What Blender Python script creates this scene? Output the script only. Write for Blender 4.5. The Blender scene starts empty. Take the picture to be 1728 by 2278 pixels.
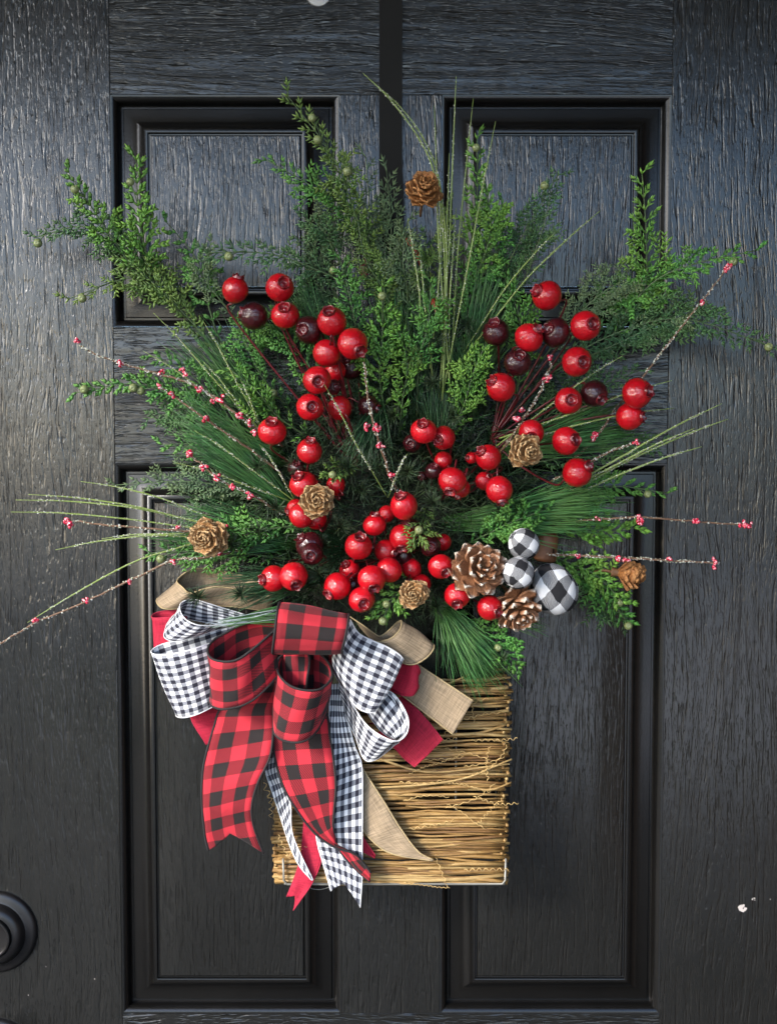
import bpy, math, random
import numpy as np
from mathutils import Vector, Matrix, Quaternion

random.seed(7)
RNG = np.random.default_rng(7)
scene = bpy.context.scene
COL = scene.collection
R = math.radians

# ------------------------------------------------------------------ camera, sky, sun, exposure
FPX, DIST, TILT = 2300.0, 1.15, R(2.95)          # focal length in photo pixels (1728 x 2278), metres to the door
cam_d = bpy.data.cameras.new('camera')
cam = bpy.data.objects.new('camera', cam_d)
COL.objects.link(cam)
scene.camera = cam
cam_d.sensor_fit = 'VERTICAL'
cam_d.sensor_height = 24.0
cam_d.lens = 24.0 * FPX / 2278.0
cam_d.clip_start = 0.02
cam_d.clip_end = 500.0
CAM = Vector((0.0, -DIST * math.cos(TILT), DIST * math.sin(TILT)))
cam.location = CAM
cam.rotation_euler = (R(90) - TILT, 0, 0)
cam_d.dof.use_dof = True
cam_d.dof.focus_distance = DIST - 0.075
cam_d.dof.aperture_fstop = 5.0

SUN_EL, SUN_AZ = 26.0, -47.0                      # azimuth from straight out of the door (-y), negative = towards -x
world = bpy.data.worlds.new('World')
scene.world = world
world.use_nodes = True
wn = world.node_tree
bg = wn.nodes['Background']
sky = wn.nodes.new('ShaderNodeTexSky')
sky.sky_type = 'NISHITA'
sky.sun_disc = False
sky.sun_elevation = R(SUN_EL)
sky.sun_rotation = R(180 - SUN_AZ)
sky.air_density = 1.0
sky.dust_density = 1.5
sky.ozone_density = 4.0
wn.links.new(sky.outputs[0], bg.inputs[0])
bg.inputs[1].default_value = 0.15
sun_d = bpy.data.lights.new('sun', 'SUN')
sun = bpy.data.objects.new('sun', sun_d)
COL.objects.link(sun)
sun_d.energy = 1.2
sun_d.angle = R(11)
sun_d.color = (1.0, 0.93, 0.85)
sdir = Vector((math.sin(R(SUN_AZ)) * math.cos(R(SUN_EL)), -math.cos(R(SUN_AZ)) * math.cos(R(SUN_EL)), math.sin(R(SUN_EL))))
sun.rotation_euler = sdir.to_track_quat('Z', 'Y').to_euler()
vs = scene.view_settings
vs.view_transform = 'Standard'
vs.look = 'None'
vs.gamma = 1.0
vs.use_curve_mapping = False
vs.exposure = 2.08

# ------------------------------------------------------------------ measuring helpers
ZONES = {'f': (0, 0, 1678 / 1728.0), 'a': (0, 0, 1.9421), 'b': (864, 0, 1.9421), 'c': (0, 560, 1.9421), 'd': (864, 560, 1.9421),
         'F': (400, 1600, 2.0975), 'H': (0, 1900, 4.195),
         '1': (320, 1260, 4.661), '2': (580, 1320, 4.661), '3': (700, 1340, 4.4158), '4': (430, 1560, 3.9023),
         '5': (560, 1000, 3.356), '6': (480, 560, 3.356), '7': (860, 860, 4.195), '8': (640, 300, 3.356), '9': (960, 1160, 3.356)}
UPV = Vector((0, math.sin(TILT), math.cos(TILT)))
FWD = Vector((0, math.cos(TILT), -math.sin(TILT)))


def at(z, x, y, d):
    """point standing d metres in front of the door face, seen at (x, y) of measuring sheet z"""
    ox, oy, s = ZONES[z]
    nx, ny = ox + x / s, oy + y / s
    v = Vector((1, 0, 0)) * ((nx - 864) / FPX) + UPV * (-(ny - 1139) / FPX) + FWD
    return CAM + v * ((-d - CAM.y) / v.y)


def size(z, px, d):
    return px / ZONES[z][2] / FPX * (DIST - d)


def spline(pts, n):
    P = np.array([tuple(p) for p in pts], float)
    if len(P) == 2:
        t = np.linspace(0, 1, n)[:, None]
        return P[0] * (1 - t) + P[1] * t
    E = np.vstack([2 * P[0] - P[1], P, 2 * P[-1] - P[-2]])
    k = len(P) - 1
    out = []
    for u in np.linspace(0, k, n):
        i = min(int(u), k - 1)
        t = u - i
        a, b, c, d = E[i], E[i + 1], E[i + 2], E[i + 3]
        out.append(0.5 * (2 * b + (c - a) * t + (2 * a - 5 * b + 4 * c - d) * t * t + (3 * b - a - 3 * c + d) * t ** 3))
    return np.array(out)


# ------------------------------------------------------------------ mesh helpers
def make_mesh(name, V, F, mat, smooth=True, uv=None, age=None):
    me = bpy.data.meshes.new(name)
    V = np.asarray(V, np.float32)
    if isinstance(F, np.ndarray) and F.ndim == 2:
        k = F.shape[1]
        me.vertices.add(len(V))
        me.vertices.foreach_set('co', V.ravel())
        me.loops.add(F.size)
        me.loops.foreach_set('vertex_index', F.astype(np.int32).ravel())
        me.polygons.add(len(F))
        me.polygons.foreach_set('loop_start', np.arange(0, F.size, k, dtype=np.int32))
        me.polygons.foreach_set('loop_total', np.full(len(F), k, np.int32))
        me.update(calc_edges=True)
    else:
        me.from_pydata([tuple(map(float, v)) for v in V], [], [tuple(map(int, f)) for f in F])
    if uv is not None:
        lay = me.uv_layers.new(name='UVMap')
        li = np.zeros(len(me.loops), np.int32)
        me.loops.foreach_get('vertex_index', li)
        lay.data.foreach_set('uv', np.asarray(uv, np.float32)[li].ravel())
    if age is not None:
        me.attributes.new('age', 'FLOAT', 'POINT').data.foreach_set('value', np.asarray(age, np.float32))
    if smooth:
        me.polygons.foreach_set('use_smooth', np.ones(len(me.polygons), bool))
    if mat is not None:
        me.materials.append(mat)
    return me


WL = {}


def wl(o):
    return WL.get(o.name, Vector((0, 0, 0)))


def link(o, parent=None, world=None):
    COL.objects.link(o)
    pw = wl(parent) if parent else Vector((0, 0, 0))
    if world is None:
        world = pw
    o.parent = parent
    o.location = Vector(world) - pw
    WL[o.name] = Vector(world)
    return o


def obj(name, V, F, mat, parent=None, origin=None, smooth=True, uv=None, kind=None, sharp=None, age=None):
    w = Vector(origin) if origin is not None else (wl(parent) if parent else Vector((0, 0, 0)))
    V = np.asarray(V, float) - np.array(tuple(w))
    me = make_mesh(name, V, F, mat, smooth, uv, age)
    if sharp:
        me.set_sharp_from_angle(angle=R(sharp))
    o = bpy.data.objects.new(name, me)
    link(o, parent, w)
    if kind:
        o['kind'] = kind
    return o


def tag(o, label, cat, group=None):
    o['label'] = label
    o['category'] = cat
    if group:
        o['group'] = group
    return o


def thing(name, label, cat, loc, group=None):
    o = bpy.data.objects.new(name, None)
    o.empty_display_size = 0.02
    link(o, None, loc)
    return tag(o, label, cat, group)


def tubes(P, Rad, sides=3):
    """P (n,k,3), Rad (n,k): n tapering tubes as triangles"""
    P = np.asarray(P, float)
    Rad = np.asarray(Rad, float)
    n, k, _ = P.shape
    T = np.gradient(P, axis=1)
    T /= np.linalg.norm(T, axis=2, keepdims=True) + 1e-12
    ref = np.broadcast_to(np.array([0.31, 0.87, 0.38]), T.shape)
    A = np.cross(T, ref)
    A /= np.linalg.norm(A, axis=2, keepdims=True) + 1e-9
    B = np.cross(T, A)
    th = np.arange(sides) * 2 * math.pi / sides
    V = P[:, :, None, :] + Rad[:, :, None, None] * (A[:, :, None, :] * np.cos(th)[None, None, :, None] + B[:, :, None, :] * np.sin(th)[None, None, :, None])
    V = V.reshape(-1, 3)
    base = (np.arange(n) * k * sides)[:, None, None]
    j = (np.arange(k - 1) * sides)[None, :, None]
    s = np.arange(sides)[None, None, :]
    s2 = (s + 1) % sides
    a, b, c, d = base + j + s, base + j + s2, base + j + sides + s2, base + j + sides + s
    F = np.concatenate([np.stack([a, b, c], -1).reshape(-1, 3), np.stack([a, c, d], -1).reshape(-1, 3)])
    if sides >= 3:
        e0 = np.concatenate([base + np.zeros_like(s[..., :1])] * 1, axis=0).reshape(-1)
        caps = []
        for q in range(1, sides - 1):
            caps.append(np.stack([e0, e0 + q + 1, e0 + q], -1))
            e1 = e0 + (k - 1) * sides
            caps.append(np.stack([e1, e1 + q, e1 + q + 1], -1))
        F = np.concatenate([F] + caps)
    return V, F


class MB:
    def __init__(self):
        self.V, self.F, self.n = [], [], 0

    def add(self, V, F):
        V = np.asarray(V, float)
        self.V.append(V)
        self.F.append(np.asarray(F) + self.n)
        self.n += len(V)

    def tube(self, pts, r0, r1=None, n=None, sides=6):
        p = spline(pts, n) if n else np.array([tuple(q) for q in pts], float)
        r = np.linspace(r0, r0 if r1 is None else r1, len(p))
        self.add(*tubes(p[None], r[None], sides))

    def data(self):
        return np.concatenate(self.V), np.concatenate(self.F)


def lathe(prof, seg=32):
    """profile [(r,h)] spun round z -> quads as triangles"""
    k = len(prof)
    th = np.arange(seg) * 2 * math.pi / seg
    V = np.array([[(r * math.cos(t), r * math.sin(t), h) for t in th] for r, h in prof]).reshape(-1, 3)
    F = []
    for i in range(k - 1):
        for s in range(seg):
            a, b = i * seg + s, i * seg + (s + 1) % seg
            F += [(a, b, b + seg), (a, b + seg, a + seg)]
    return V, np.array(F)


def box(x0, x1, y0, y1, z0, z1):
    V = [(x, y, z) for x in (x0, x1) for y in (y0, y1) for z in (z0, z1)]
    F = [(0, 1, 3, 2), (4, 6, 7, 5), (0, 4, 5, 1), (2, 3, 7, 6), (0, 2, 6, 4), (1, 5, 7, 3)]
    return np.array(V, float), np.array(F)


# ------------------------------------------------------------------ materials
class N:
    def __init__(self, name):
        self.m = bpy.data.materials.new(name)
        self.m.use_nodes = True
        self.t = self.m.node_tree
        self.b = self.t.nodes['Principled BSDF']

    def node(self, typ, **kw):
        n = self.t.nodes.new(typ)
        for k, v in kw.items():
            setattr(n, k, v)
        return n

    def set(self, sock, v):
        if isinstance(v, bpy.types.NodeSocket):
            self.t.links.new(v, sock)
        elif isinstance(v, (tuple, list)) and len(v) == 3 and sock.type == 'RGBA':
            sock.default_value = (*v, 1)
        else:
            sock.default_value = v

    def math(self, op, a, b=0.0, c=None):
        n = self.node('ShaderNodeMath', operation=op)
        self.set(n.inputs[0], a)
        self.set(n.inputs[1], b)
        if c is not None:
            self.set(n.inputs[2], c)
        return n.outputs[0]

    def mix(self, f, a, b, mode='MIX'):
        n = self.node('ShaderNodeMix', data_type='RGBA', blend_type=mode)
        self.set(n.inputs[0], f)
        self.set(n.inputs[6], a)
        self.set(n.inputs[7], b)
        return n.outputs[2]

    def noise(self, vec, scale, detail=2.0, rough=0.5, dist=0.0):
        n = self.node('ShaderNodeTexNoise')
        if vec is not None:
            self.set(n.inputs['Vector'], vec)
        n.inputs['Scale'].default_value = scale
        n.inputs['Detail'].default_value = detail
        n.inputs['Roughness'].default_value = rough
        n.inputs['Distortion'].default_value = dist
        return n.outputs[0]

    def ramp(self, f, stops):
        n = self.node('ShaderNodeValToRGB')
        self.set(n.inputs[0], f)
        e = n.color_ramp.elements
        while len(e) < len(stops):
            e.new(0.5)
        for i, (p, c) in enumerate(stops):
            e[i].position = p
            e[i].color = (*c, 1) if isinstance(c, tuple) else (c, c, c, 1)
        return n.outputs[0]

    def objco(self):
        return self.node('ShaderNodeTexCoord').outputs['Object']

    def sep(self, v):
        n = self.node('ShaderNodeSeparateXYZ')
        self.set(n.inputs[0], v)
        return n.outputs

    def comb(self, x, y, z):
        n = self.node('ShaderNodeCombineXYZ')
        for i, v in enumerate((x, y, z)):
            self.set(n.inputs[i], v)
        return n.outputs[0]

    def bump(self, h, strength, dist):
        n = self.node('ShaderNodeBump')
        self.set(n.inputs['Height'], h)
        n.inputs['Strength'].default_value = strength
        n.inputs['Distance'].default_value = dist
        self.t.links.new(n.outputs[0], self.b.inputs['Normal'])

    def p(self, color=None, rough=None, metal=None, spec=None, coat=None, coat_r=None, sss=None, sheen=None):
        b = self.b.inputs
        for nm, v in (('Base Color', color), ('Roughness', rough), ('Metallic', metal), ('Specular IOR Level', spec), ('Coat Weight', coat),
                      ('Coat Roughness', coat_r), ('Subsurface Weight', sss), ('Sheen Weight', sheen)):
            if v is not None:
                self.set(b[nm], v)
        return self


def grain_mat(name, horizontal=False):
    m = N(name)
    geo = m.node('ShaderNodeNewGeometry').outputs['Position']
    x, y, z = m.sep(geo)
    if horizontal:
        x, z = z, x
    low = m.noise(m.comb(m.math('MULTIPLY', x, 6.0), 0.0, m.math('MULTIPLY', z, 1.3)), 1.0, 2.0)
    low2 = m.noise(m.comb(m.math('MULTIPLY', x, 22.0), 0.0, m.math('MULTIPLY', z, 9.0)), 1.0, 2.0)
    xw = m.math('ADD', m.math('ADD', x, m.math('MULTIPLY', low, 0.085)), m.math('MULTIPLY', low2, 0.0042))
    v1 = m.comb(m.math('MULTIPLY', xw, 310.0), 0.0, m.math('MULTIPLY', z, 19.0))
    n1 = m.noise(v1, 1.0, 1.0, 0.4)
    v2 = m.comb(m.math('MULTIPLY', xw, 600.0), 3.0, m.math('MULTIPLY', z, 70.0))
    n2 = m.noise(v2, 1.0, 1.0, 0.5)
    broad = m.noise(m.comb(m.math('MULTIPLY', xw, 55.0), 7.0, m.math('MULTIPLY', z, 3.0)), 1.0, 2.0)
    groove = m.ramp(n1, [(0.34, 0.0), (0.45, 1.0)])
    groove2 = m.ramp(n2, [(0.36, 0.0), (0.46, 1.0)])
    peb = m.noise(geo, 260.0, 3.0, 0.6)
    h = m.math('ADD', m.math('MULTIPLY', groove, m.math('ADD', m.math('MULTIPLY', broad, 1.7), -0.1)), m.math('MULTIPLY', groove2, 0.3))
    h = m.math('ADD', h, m.math('MULTIPLY', peb, 0.14))
    m.bump(h, 0.9, 0.00072)
    dust = m.noise(geo, 5.0, 4.0, 0.6)
    m.p(color=m.mix(dust, (0.0065, 0.0067, 0.0062), (0.011, 0.011, 0.0105)), rough=m.math('ADD', m.math('MULTIPLY', dust, 0.12), 0.17), spec=0.56)
    return m.m


def shaded_paint():
    m = N('black paint with recess shade')
    geo = m.node('ShaderNodeNewGeometry').outputs['Position']
    m.bump(m.noise(geo, 300.0, 3.0, 0.6), 0.35, 0.0003)
    d = m.noise(geo, 9.0, 4.0, 0.6)
    m.p(color=m.mix(d, (0.0025, 0.0025, 0.0025), (0.006, 0.0055, 0.005)), rough=m.math('ADD', m.math('MULTIPLY', d, 0.12), 0.18), spec=0.42)  # darker than the door faces: recess shade painted into the moulding colour
    return m.m


def simple(name, col, rough=0.5, metal=0.0, bump=None, var=0.25, scale=60.0, coat=None, spec=None):
    m = N(name)
    co = m.objco()
    f = m.noise(co, scale, 4.0, 0.6)
    dark = tuple(c * (1 - var) for c in col)
    lite = tuple(min(1, c * (1 + var)) for c in col)
    m.p(color=m.mix(f, dark, lite), rough=rough, metal=metal, coat=coat, spec=spec)
    if bump:
        m.bump(m.noise(co, bump[0], 3.0, 0.6), bump[1], bump[2])
    return m.m


def leaf_mat(name, col, tip=None, var=0.55, rough=0.45, spec=0.4):
    m = N(name)
    ri = m.node('ShaderNodeNewGeometry').outputs['Random Per Island']
    k = m.math('ADD', m.math('MULTIPLY', ri, 2 * var), 1 - var)
    c = m.mix(1.0, col, m.comb(k, k, k), 'MULTIPLY')
    hue = m.noise(m.node('ShaderNodeNewGeometry').outputs['Position'], 28.0, 2.0)
    c = m.mix(m.ramp(hue, [(0.38, 0.0), (0.65, 1.0)]), c, m.mix(0.75, c, tip if tip else tuple(v * 1.4 for v in col)))
    ag = m.node('ShaderNodeAttribute')
    ag.attribute_name = 'age'
    pale = m.mix(1.0, c, (1.75, 1.45, 1.2), 'MULTIPLY')
    c = m.mix(m.math('MULTIPLY', ag.outputs['Fac'], 0.85), c, pale)
    m.p(color=c, rough=rough, spec=spec)
    return m.m


M = {}
M['grain_v'] = grain_mat('black door paint, upright grain')
M['grain_h'] = grain_mat('black door paint, level grain', True)
M['paint'] = shaded_paint()
M['hardware'] = simple('aged dark bronze', (0.022, 0.021, 0.022), 0.3, 0.6, (500, 0.15, 0.0003), 0.3)
M['silver'] = simple('dull silver metal', (0.30, 0.295, 0.29), 0.5, 0.5, None, 0.1)
M['iron'] = simple('flat black iron', (0.003, 0.003, 0.003), 0.75, 0.0, (400, 0.2, 0.0003), 0.3, 60, None, 0.22)
M['chip'] = simple('bare white primer', (0.42, 0.38, 0.36), 0.8, 0, (900, 0.5, 0.0005), 0.15, 900)
M['wire'] = simple('galvanised wire', (0.24, 0.23, 0.20), 0.5, 0.6)
# greens
M['cedar_bright'] = leaf_mat('fresh green cedar', (0.065, 0.175, 0.028), (0.115, 0.24, 0.042))
M['cedar_mid'] = leaf_mat('mid green cedar', (0.042, 0.145, 0.03), (0.08, 0.20, 0.04))
M['cedar_dark'] = leaf_mat('dark green cedar', (0.034, 0.092, 0.036), (0.055, 0.12, 0.042))
M['cedar_olive'] = leaf_mat('olive cedar', (0.07, 0.135, 0.03), (0.10, 0.165, 0.04))
M['cedar_grey'] = leaf_mat('grey green cedar', (0.068, 0.125, 0.062), (0.09, 0.14, 0.07))
M['needle'] = leaf_mat('long pine needles', (0.038, 0.125, 0.035), (0.085, 0.18, 0.045), 0.8, 0.32)
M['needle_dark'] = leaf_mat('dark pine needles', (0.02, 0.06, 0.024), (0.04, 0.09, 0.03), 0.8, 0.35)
M['needle_frost'] = leaf_mat('silvery pine needles', (0.30, 0.36, 0.38), (0.42, 0.46, 0.5), 0.5, 0.4)
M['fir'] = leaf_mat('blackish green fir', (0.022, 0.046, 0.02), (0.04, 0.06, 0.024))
M['blade'] = leaf_mat('pale green grass blade', (0.16, 0.22, 0.05), (0.20, 0.26, 0.09), 0.35)
M['stem_green'] = simple('green plastic stem', (0.05, 0.085, 0.03), 0.5)
M['stem_brown'] = simple('brown twig bark', (0.13, 0.07, 0.04), 0.6, 0, None, 0.5, 300)
M['stem_red'] = simple('dark red stem', (0.10, 0.008, 0.012), 0.3, 0, None, 0.4, 100)
M['backing'] = simple('dark moss', (0.014, 0.017, 0.009), 0.9, 0, (200, 1.0, 0.004), 0.5, 90)  # colour of the added dark backing
M['juniper'] = simple('grey green juniper berry', (0.17, 0.20, 0.08), 0.4, 0, None, 0.25, 200)
M['rust'] = simple('rust brown metal', (0.11, 0.042, 0.015), 0.6, 0, (150, 0.4, 0.001), 0.45, 90)


def frost_mat():
    m = N('sugary frost')
    ri = m.node('ShaderNodeNewGeometry').outputs['Random Per Island']
    m.p(color=m.mix(ri, (0.42, 0.44, 0.30), (0.85, 0.85, 0.8)), rough=0.15, spec=0.7)
    m.b.inputs['Transmission Weight'].default_value = 0.25
    return m.m


M['frost'] = frost_mat()


def bud_mat():
    m = N('frosted red bud')
    co = m.objco()
    f = m.ramp(m.noise(co, 420.0, 2.0), [(0.52, 0.0), (0.62, 1.0)])
    m.p(color=m.mix(f, (0.48, 0.015, 0.05), (0.78, 0.5, 0.52)), rough=0.25, spec=0.6)
    m.bump(m.noise(co, 500.0, 2.0), 0.5, 0.0006)
    return m.m


M['bud'] = bud_mat()


def berry_mat(name, col, edge):
    m = N(name)
    co = m.objco()
    f = m.noise(co, 1.6, 3.0, 0.6)
    oi = m.node('ShaderNodeObjectInfo').outputs['Random']
    c = m.mix(m.ramp(f, [(0.3, 0.0), (0.7, 1.0)]), col, edge)
    c = m.mix(m.math('MULTIPLY', oi, 0.55), c, m.mix(1.0, edge, (0.6, 0.5, 0.5), 'MULTIPLY'))
    m.p(color=c, rough=0.45, spec=0.15, coat=1.0, coat_r=0.03)
    m.bump(m.noise(co, 4.0, 2.0, 0.5), 0.10, 0.12)
    cb = m.node('ShaderNodeBump')
    m.set(cb.inputs['Height'], m.noise(co, 3.2, 3.0, 0.55))
    cb.inputs['Strength'].default_value = 0.16
    cb.inputs['Distance'].default_value = 0.1
    m.t.links.new(cb.outputs[0], m.b.inputs['Coat Normal'])
    return m.m


M['berry'] = berry_mat('red lacquered berry', (0.52, 0.003, 0.011), (0.38, 0.002, 0.008))
M['berry_dark'] = berry_mat('maroon lacquered berry', (0.05, 0.003, 0.006), (0.025, 0.002, 0.004))
M['calyx'] = berry_mat('dark red calyx', (0.26, 0.005, 0.010), (0.10, 0.003, 0.006))
M['calyx_dark'] = berry_mat('maroon calyx', (0.13, 0.006, 0.012), (0.06, 0.004, 0.006))


def cone_mat(name, base, lip, white=False):
    m = N(name)
    co = m.objco()
    x, y, z = m.sep(co)
    n = m.noise(co, 6.0, 4.0, 0.65)
    c = m.mix(n, tuple(v * 0.55 for v in base), tuple(v * 1.25 for v in base))
    ed = m.math('ADD', x, m.math('MULTIPLY', m.math('SUBTRACT', n, 0.5), 0.3))
    c = m.mix(m.ramp(ed, [(0.80, 0.0), (0.93, 1.0)] if not white else [(0.86, 0.0), (0.97, 1.0)]), c, lip)
    m.p(color=c, rough=0.6 if not white else 0.45)
    m.bump(m.noise(m.comb(x, m.math('MULTIPLY', y, 7.0), z), 4.0, 3.0), 0.4, 0.05)
    return m.m


M['cone_tan'] = cone_mat('tan cone scale', (0.34, 0.17, 0.06), (0.56, 0.37, 0.18))
M['cone_orange'] = cone_mat('orange brown cone scale', (0.30, 0.115, 0.03), (0.42, 0.19, 0.06))
M['cone_white'] = cone_mat('brown scale with white painted tip', (0.34, 0.15, 0.07), (0.78, 0.68, 0.56), True)
M['twig'] = None


def twig_mat():
    m = N('peeled vine twig')
    oi = m.node('ShaderNodeObjectInfo').outputs['Random']
    co = m.objco()
    x, y, z = m.sep(co)
    n = m.noise(m.comb(m.math('MULTIPLY', x, 60.0), m.math('MULTIPLY', y, 500.0), m.math('MULTIPLY', z, 500.0)), 1.0, 3.0, 0.6)
    c = m.ramp(oi, [(0.0, (0.17, 0.085, 0.025)), (0.35, (0.29, 0.165, 0.048)), (0.7, (0.38, 0.235, 0.08)), (1.0, (0.46, 0.32, 0.13))])
    c = m.mix(m.ramp(n, [(0.35, 0.0), (0.7, 1.0)]), m.mix(1.0, c, (0.55, 0.5, 0.45), 'MULTIPLY'), c)
    m.p(color=c, rough=0.55)
    m.bump(n, 0.5, 0.0008)
    return m.m


M['twig'] = twig_mat()
M['tendril'] = simple('dry vine tendril', (0.52, 0.35, 0.14), 0.6)


def uvs(m):
    return m.sep(m.node('ShaderNodeUVMap').outputs[0])


def stripe(m, x, off=0.0):
    return m.math('GREATER_THAN', m.math('FRACT', m.math('ADD', m.math('MULTIPLY', x, 0.5), off)), 0.5)


def plaid_mat():
    m = N('red and black buffalo check cloth')
    u, v, _ = uvs(m)                       # both counted in checks
    cb = stripe(m, u, 0.175)
    rb = stripe(m, v)
    tw = m.math('GREATER_THAN', m.math('FRACT', m.math('MULTIPLY', m.math('ADD', u, v), 7.0)), 0.44)
    fuzz = m.noise(m.comb(m.math('MULTIPLY', u, 60.0), m.math('MULTIPLY', v, 60.0), 0.0), 1.0, 2.0)
    big = m.noise(m.comb(u, v, 0.0), 1.5, 3.0)
    red = m.mix(fuzz, (0.36, 0.016, 0.028), (0.47, 0.032, 0.046))
    red = m.mix(m.math('MULTIPLY', big, 0.3), red, (0.50, 0.025, 0.04))
    blk = m.mix(fuzz, (0.010, 0.008, 0.008), (0.026, 0.02, 0.02))
    one = m.mix(tw, red, blk)
    one = m.mix(0.4, one, (0.12, 0.006, 0.011))
    anyb = m.math('MAXIMUM', cb, rb)
    both = m.math('MULTIPLY', cb, rb)
    c = m.mix(both, m.mix(anyb, red, one), blk)
    m.p(color=c, rough=0.85, spec=0.2, sheen=0.05)
    m.bump(m.math('ADD', fuzz, m.math('MULTIPLY', tw, 0.5)), 0.35, 0.0006)
    return m.m


def gingham_mat():
    m = N('black and white gingham cloth')
    u, v, _ = uvs(m)
    cb = stripe(m, u, 0.0)
    rb = stripe(m, v)
    edge = m.math('LESS_THAN', m.math('ABSOLUTE', m.math('SUBTRACT', u, 8.5)), 8.3)
    fuzz = m.noise(m.comb(m.math('MULTIPLY', u, 14.0), m.math('MULTIPLY', v, 14.0), 0.0), 1.0, 2.0)
    line = m.math('FRACT', m.math('MULTIPLY', v, 6.0))
    wht = m.mix(fuzz, (0.70, 0.70, 0.71), (0.86, 0.86, 0.87))
    blk = m.mix(fuzz, (0.010, 0.010, 0.018), (0.03, 0.03, 0.045))
    gry = m.mix(m.math('GREATER_THAN', line, 0.5), (0.13, 0.135, 0.16), (0.30, 0.31, 0.34))
    cb = m.math('MULTIPLY', cb, edge)
    c = m.mix(m.math('MULTIPLY', cb, rb), m.mix(m.math('MAXIMUM', cb, rb), wht, gry), blk)
    c = m.mix(edge, wht, c)
    m.p(color=c, rough=0.8, spec=0.25)
    m.bump(fuzz, 0.3, 0.0005)
    return m.m


def woven_mat(name, col, var, freq):
    m = N(name)
    u, v, _ = uvs(m)
    a = m.noise(m.comb(m.math('MULTIPLY', u, freq), m.math('MULTIPLY', v, freq * 0.05), 0.0), 1.0, 2.0)
    b = m.noise(m.comb(m.math('MULTIPLY', u, freq * 0.04), m.math('MULTIPLY', v, freq), 4.0), 1.0, 2.0)
    s = m.math('MULTIPLY', m.math('ADD', a, b), 0.5)
    s = m.ramp(s, [(0.35, 0.0), (0.65, 1.0)])
    m.p(color=m.mix(s, tuple(c * (1 - var) for c in col), tuple(c * (1 + var) for c in col)), rough=0.75, spec=0.25)
    m.bump(s, 0.35, 0.0006)
    return m.m


M['plaid'] = plaid_mat()
M['gingham'] = gingham_mat()
M['red'] = woven_mat('crimson woven ribbon', (0.33, 0.012, 0.034), 0.3, 0.9)
M['burlap'] = woven_mat('tan burlap ribbon', (0.25, 0.188, 0.122), 0.36, 0.8)
M['cord_black'] = simple('black edge cord', (0.012, 0.01, 0.011), 0.8, 0, (2500, 0.8, 0.0006), 0.4)
M['cord_white'] = simple('white edge cord', (0.72, 0.72, 0.74), 0.8, 0, (2500, 0.6, 0.0005), 0.15)
M['cord_red'] = simple('crimson edge cord', (0.36, 0.012, 0.04), 0.8, 0, (2500, 0.6, 0.0005), 0.3)
M['cord_tan'] = simple('tan edge cord', (0.36, 0.27, 0.14), 0.8, 0, (2500, 0.6, 0.0005), 0.3)


def ball_mat(name, nlon, nlat, twist):
    m = N(name)
    x, y, z = m.sep(m.objco())
    lon = m.math('ARCTAN2', y, x)
    rr = m.math('SQRT', m.math('ADD', m.math('ADD', m.math('MULTIPLY', x, x), m.math('MULTIPLY', y, y)), m.math('MULTIPLY', z, z)))
    lat = m.math('ARCSINE', m.math('DIVIDE', z, rr))
    wob = m.math('MULTIPLY', m.math('SUBTRACT', m.noise(m.objco(), 2.0, 2.0), 0.5), 0.35)
    u = m.math('ADD', m.math('ADD', m.math('MULTIPLY', lon, nlon / (2 * math.pi)), m.math('MULTIPLY', lat, twist)), wob)
    v = m.math('ADD', m.math('MULTIPLY', lat, nlat), m.math('ADD', wob, 0.5))
    cb, rb = stripe(m, u), stripe(m, v, 0.25)
    tw = m.math('GREATER_THAN', m.math('FRACT', m.math('MULTIPLY', m.math('ADD', u, v), 7.0)), 0.5)
    fz = m.noise(m.objco(), 40.0, 2.0)
    wht = m.mix(fz, (0.68, 0.68, 0.69), (0.85, 0.85, 0.86))
    blk = m.mix(fz, (0.008, 0.008, 0.01), (0.03, 0.03, 0.033))
    gry = m.mix(0.45, m.mix(tw, (0.06, 0.06, 0.065), (0.42, 0.42, 0.43)), (0.2, 0.2, 0.205))
    c = m.mix(m.math('MULTIPLY', cb, rb), m.mix(m.math('MAXIMUM', cb, rb), wht, gry), blk)
    m.p(color=c, rough=0.85, spec=0.2)
    m.bump(m.math('ADD', fz, m.math('MULTIPLY', tw, 0.3)), 0.3, 0.03)
    return m.m


# ------------------------------------------------------------------ unseen porch round the door, shaped for what the glossy paint mirrors and for the sun
def structure(name, V, F, mat):
    return obj(name, V, F, mat, smooth=False, kind='structure')


FLOOR_Z, CEIL_Z = -1.35, 1.06
porch_paint = simple('porch ceiling boards', (0.05, 0.047, 0.045), 0.7, 0, None, 0.2, 4)
brick = simple('dark brick wall', (0.07, 0.05, 0.04), 0.85, 0, (60, 0.4, 0.004), 0.35, 12)
stone = simple('porch floor stone', (0.045, 0.042, 0.035), 0.8, 0, (40, 0.3, 0.003), 0.25, 6)
lawn = simple('mown lawn', (0.09, 0.11, 0.055), 0.9, 0, None, 0.3, 3)
reflector = simple('pale concrete', (0.8, 0.78, 0.74), 0.9, 0, None, 0.1, 3)
structure('porch_ceiling', *box(-1.58, 2.5, -1.9, 0.3, CEIL_Z, CEIL_Z + 0.1), porch_paint)
structure('porch_floor', *box(-2.5, 2.5, -3.2, 0.3, FLOOR_Z - 0.15, FLOOR_Z), stone)
structure('added_side_wall', *box(-1.1, -0.93, -0.25, 0.2, FLOOR_Z, CEIL_Z), brick)  # unseen; added so the moulding coves mirror dark sides
structure('added_side_wall', *box(0.93, 1.1, -0.75, 0.2, FLOOR_Z, CEIL_Z), brick)  # unseen right twin, added for dark side reflections
structure('ground', *box(-120, 120, -160, 60, FLOOR_Z - 0.5, FLOOR_Z - 0.2), lawn)
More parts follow.
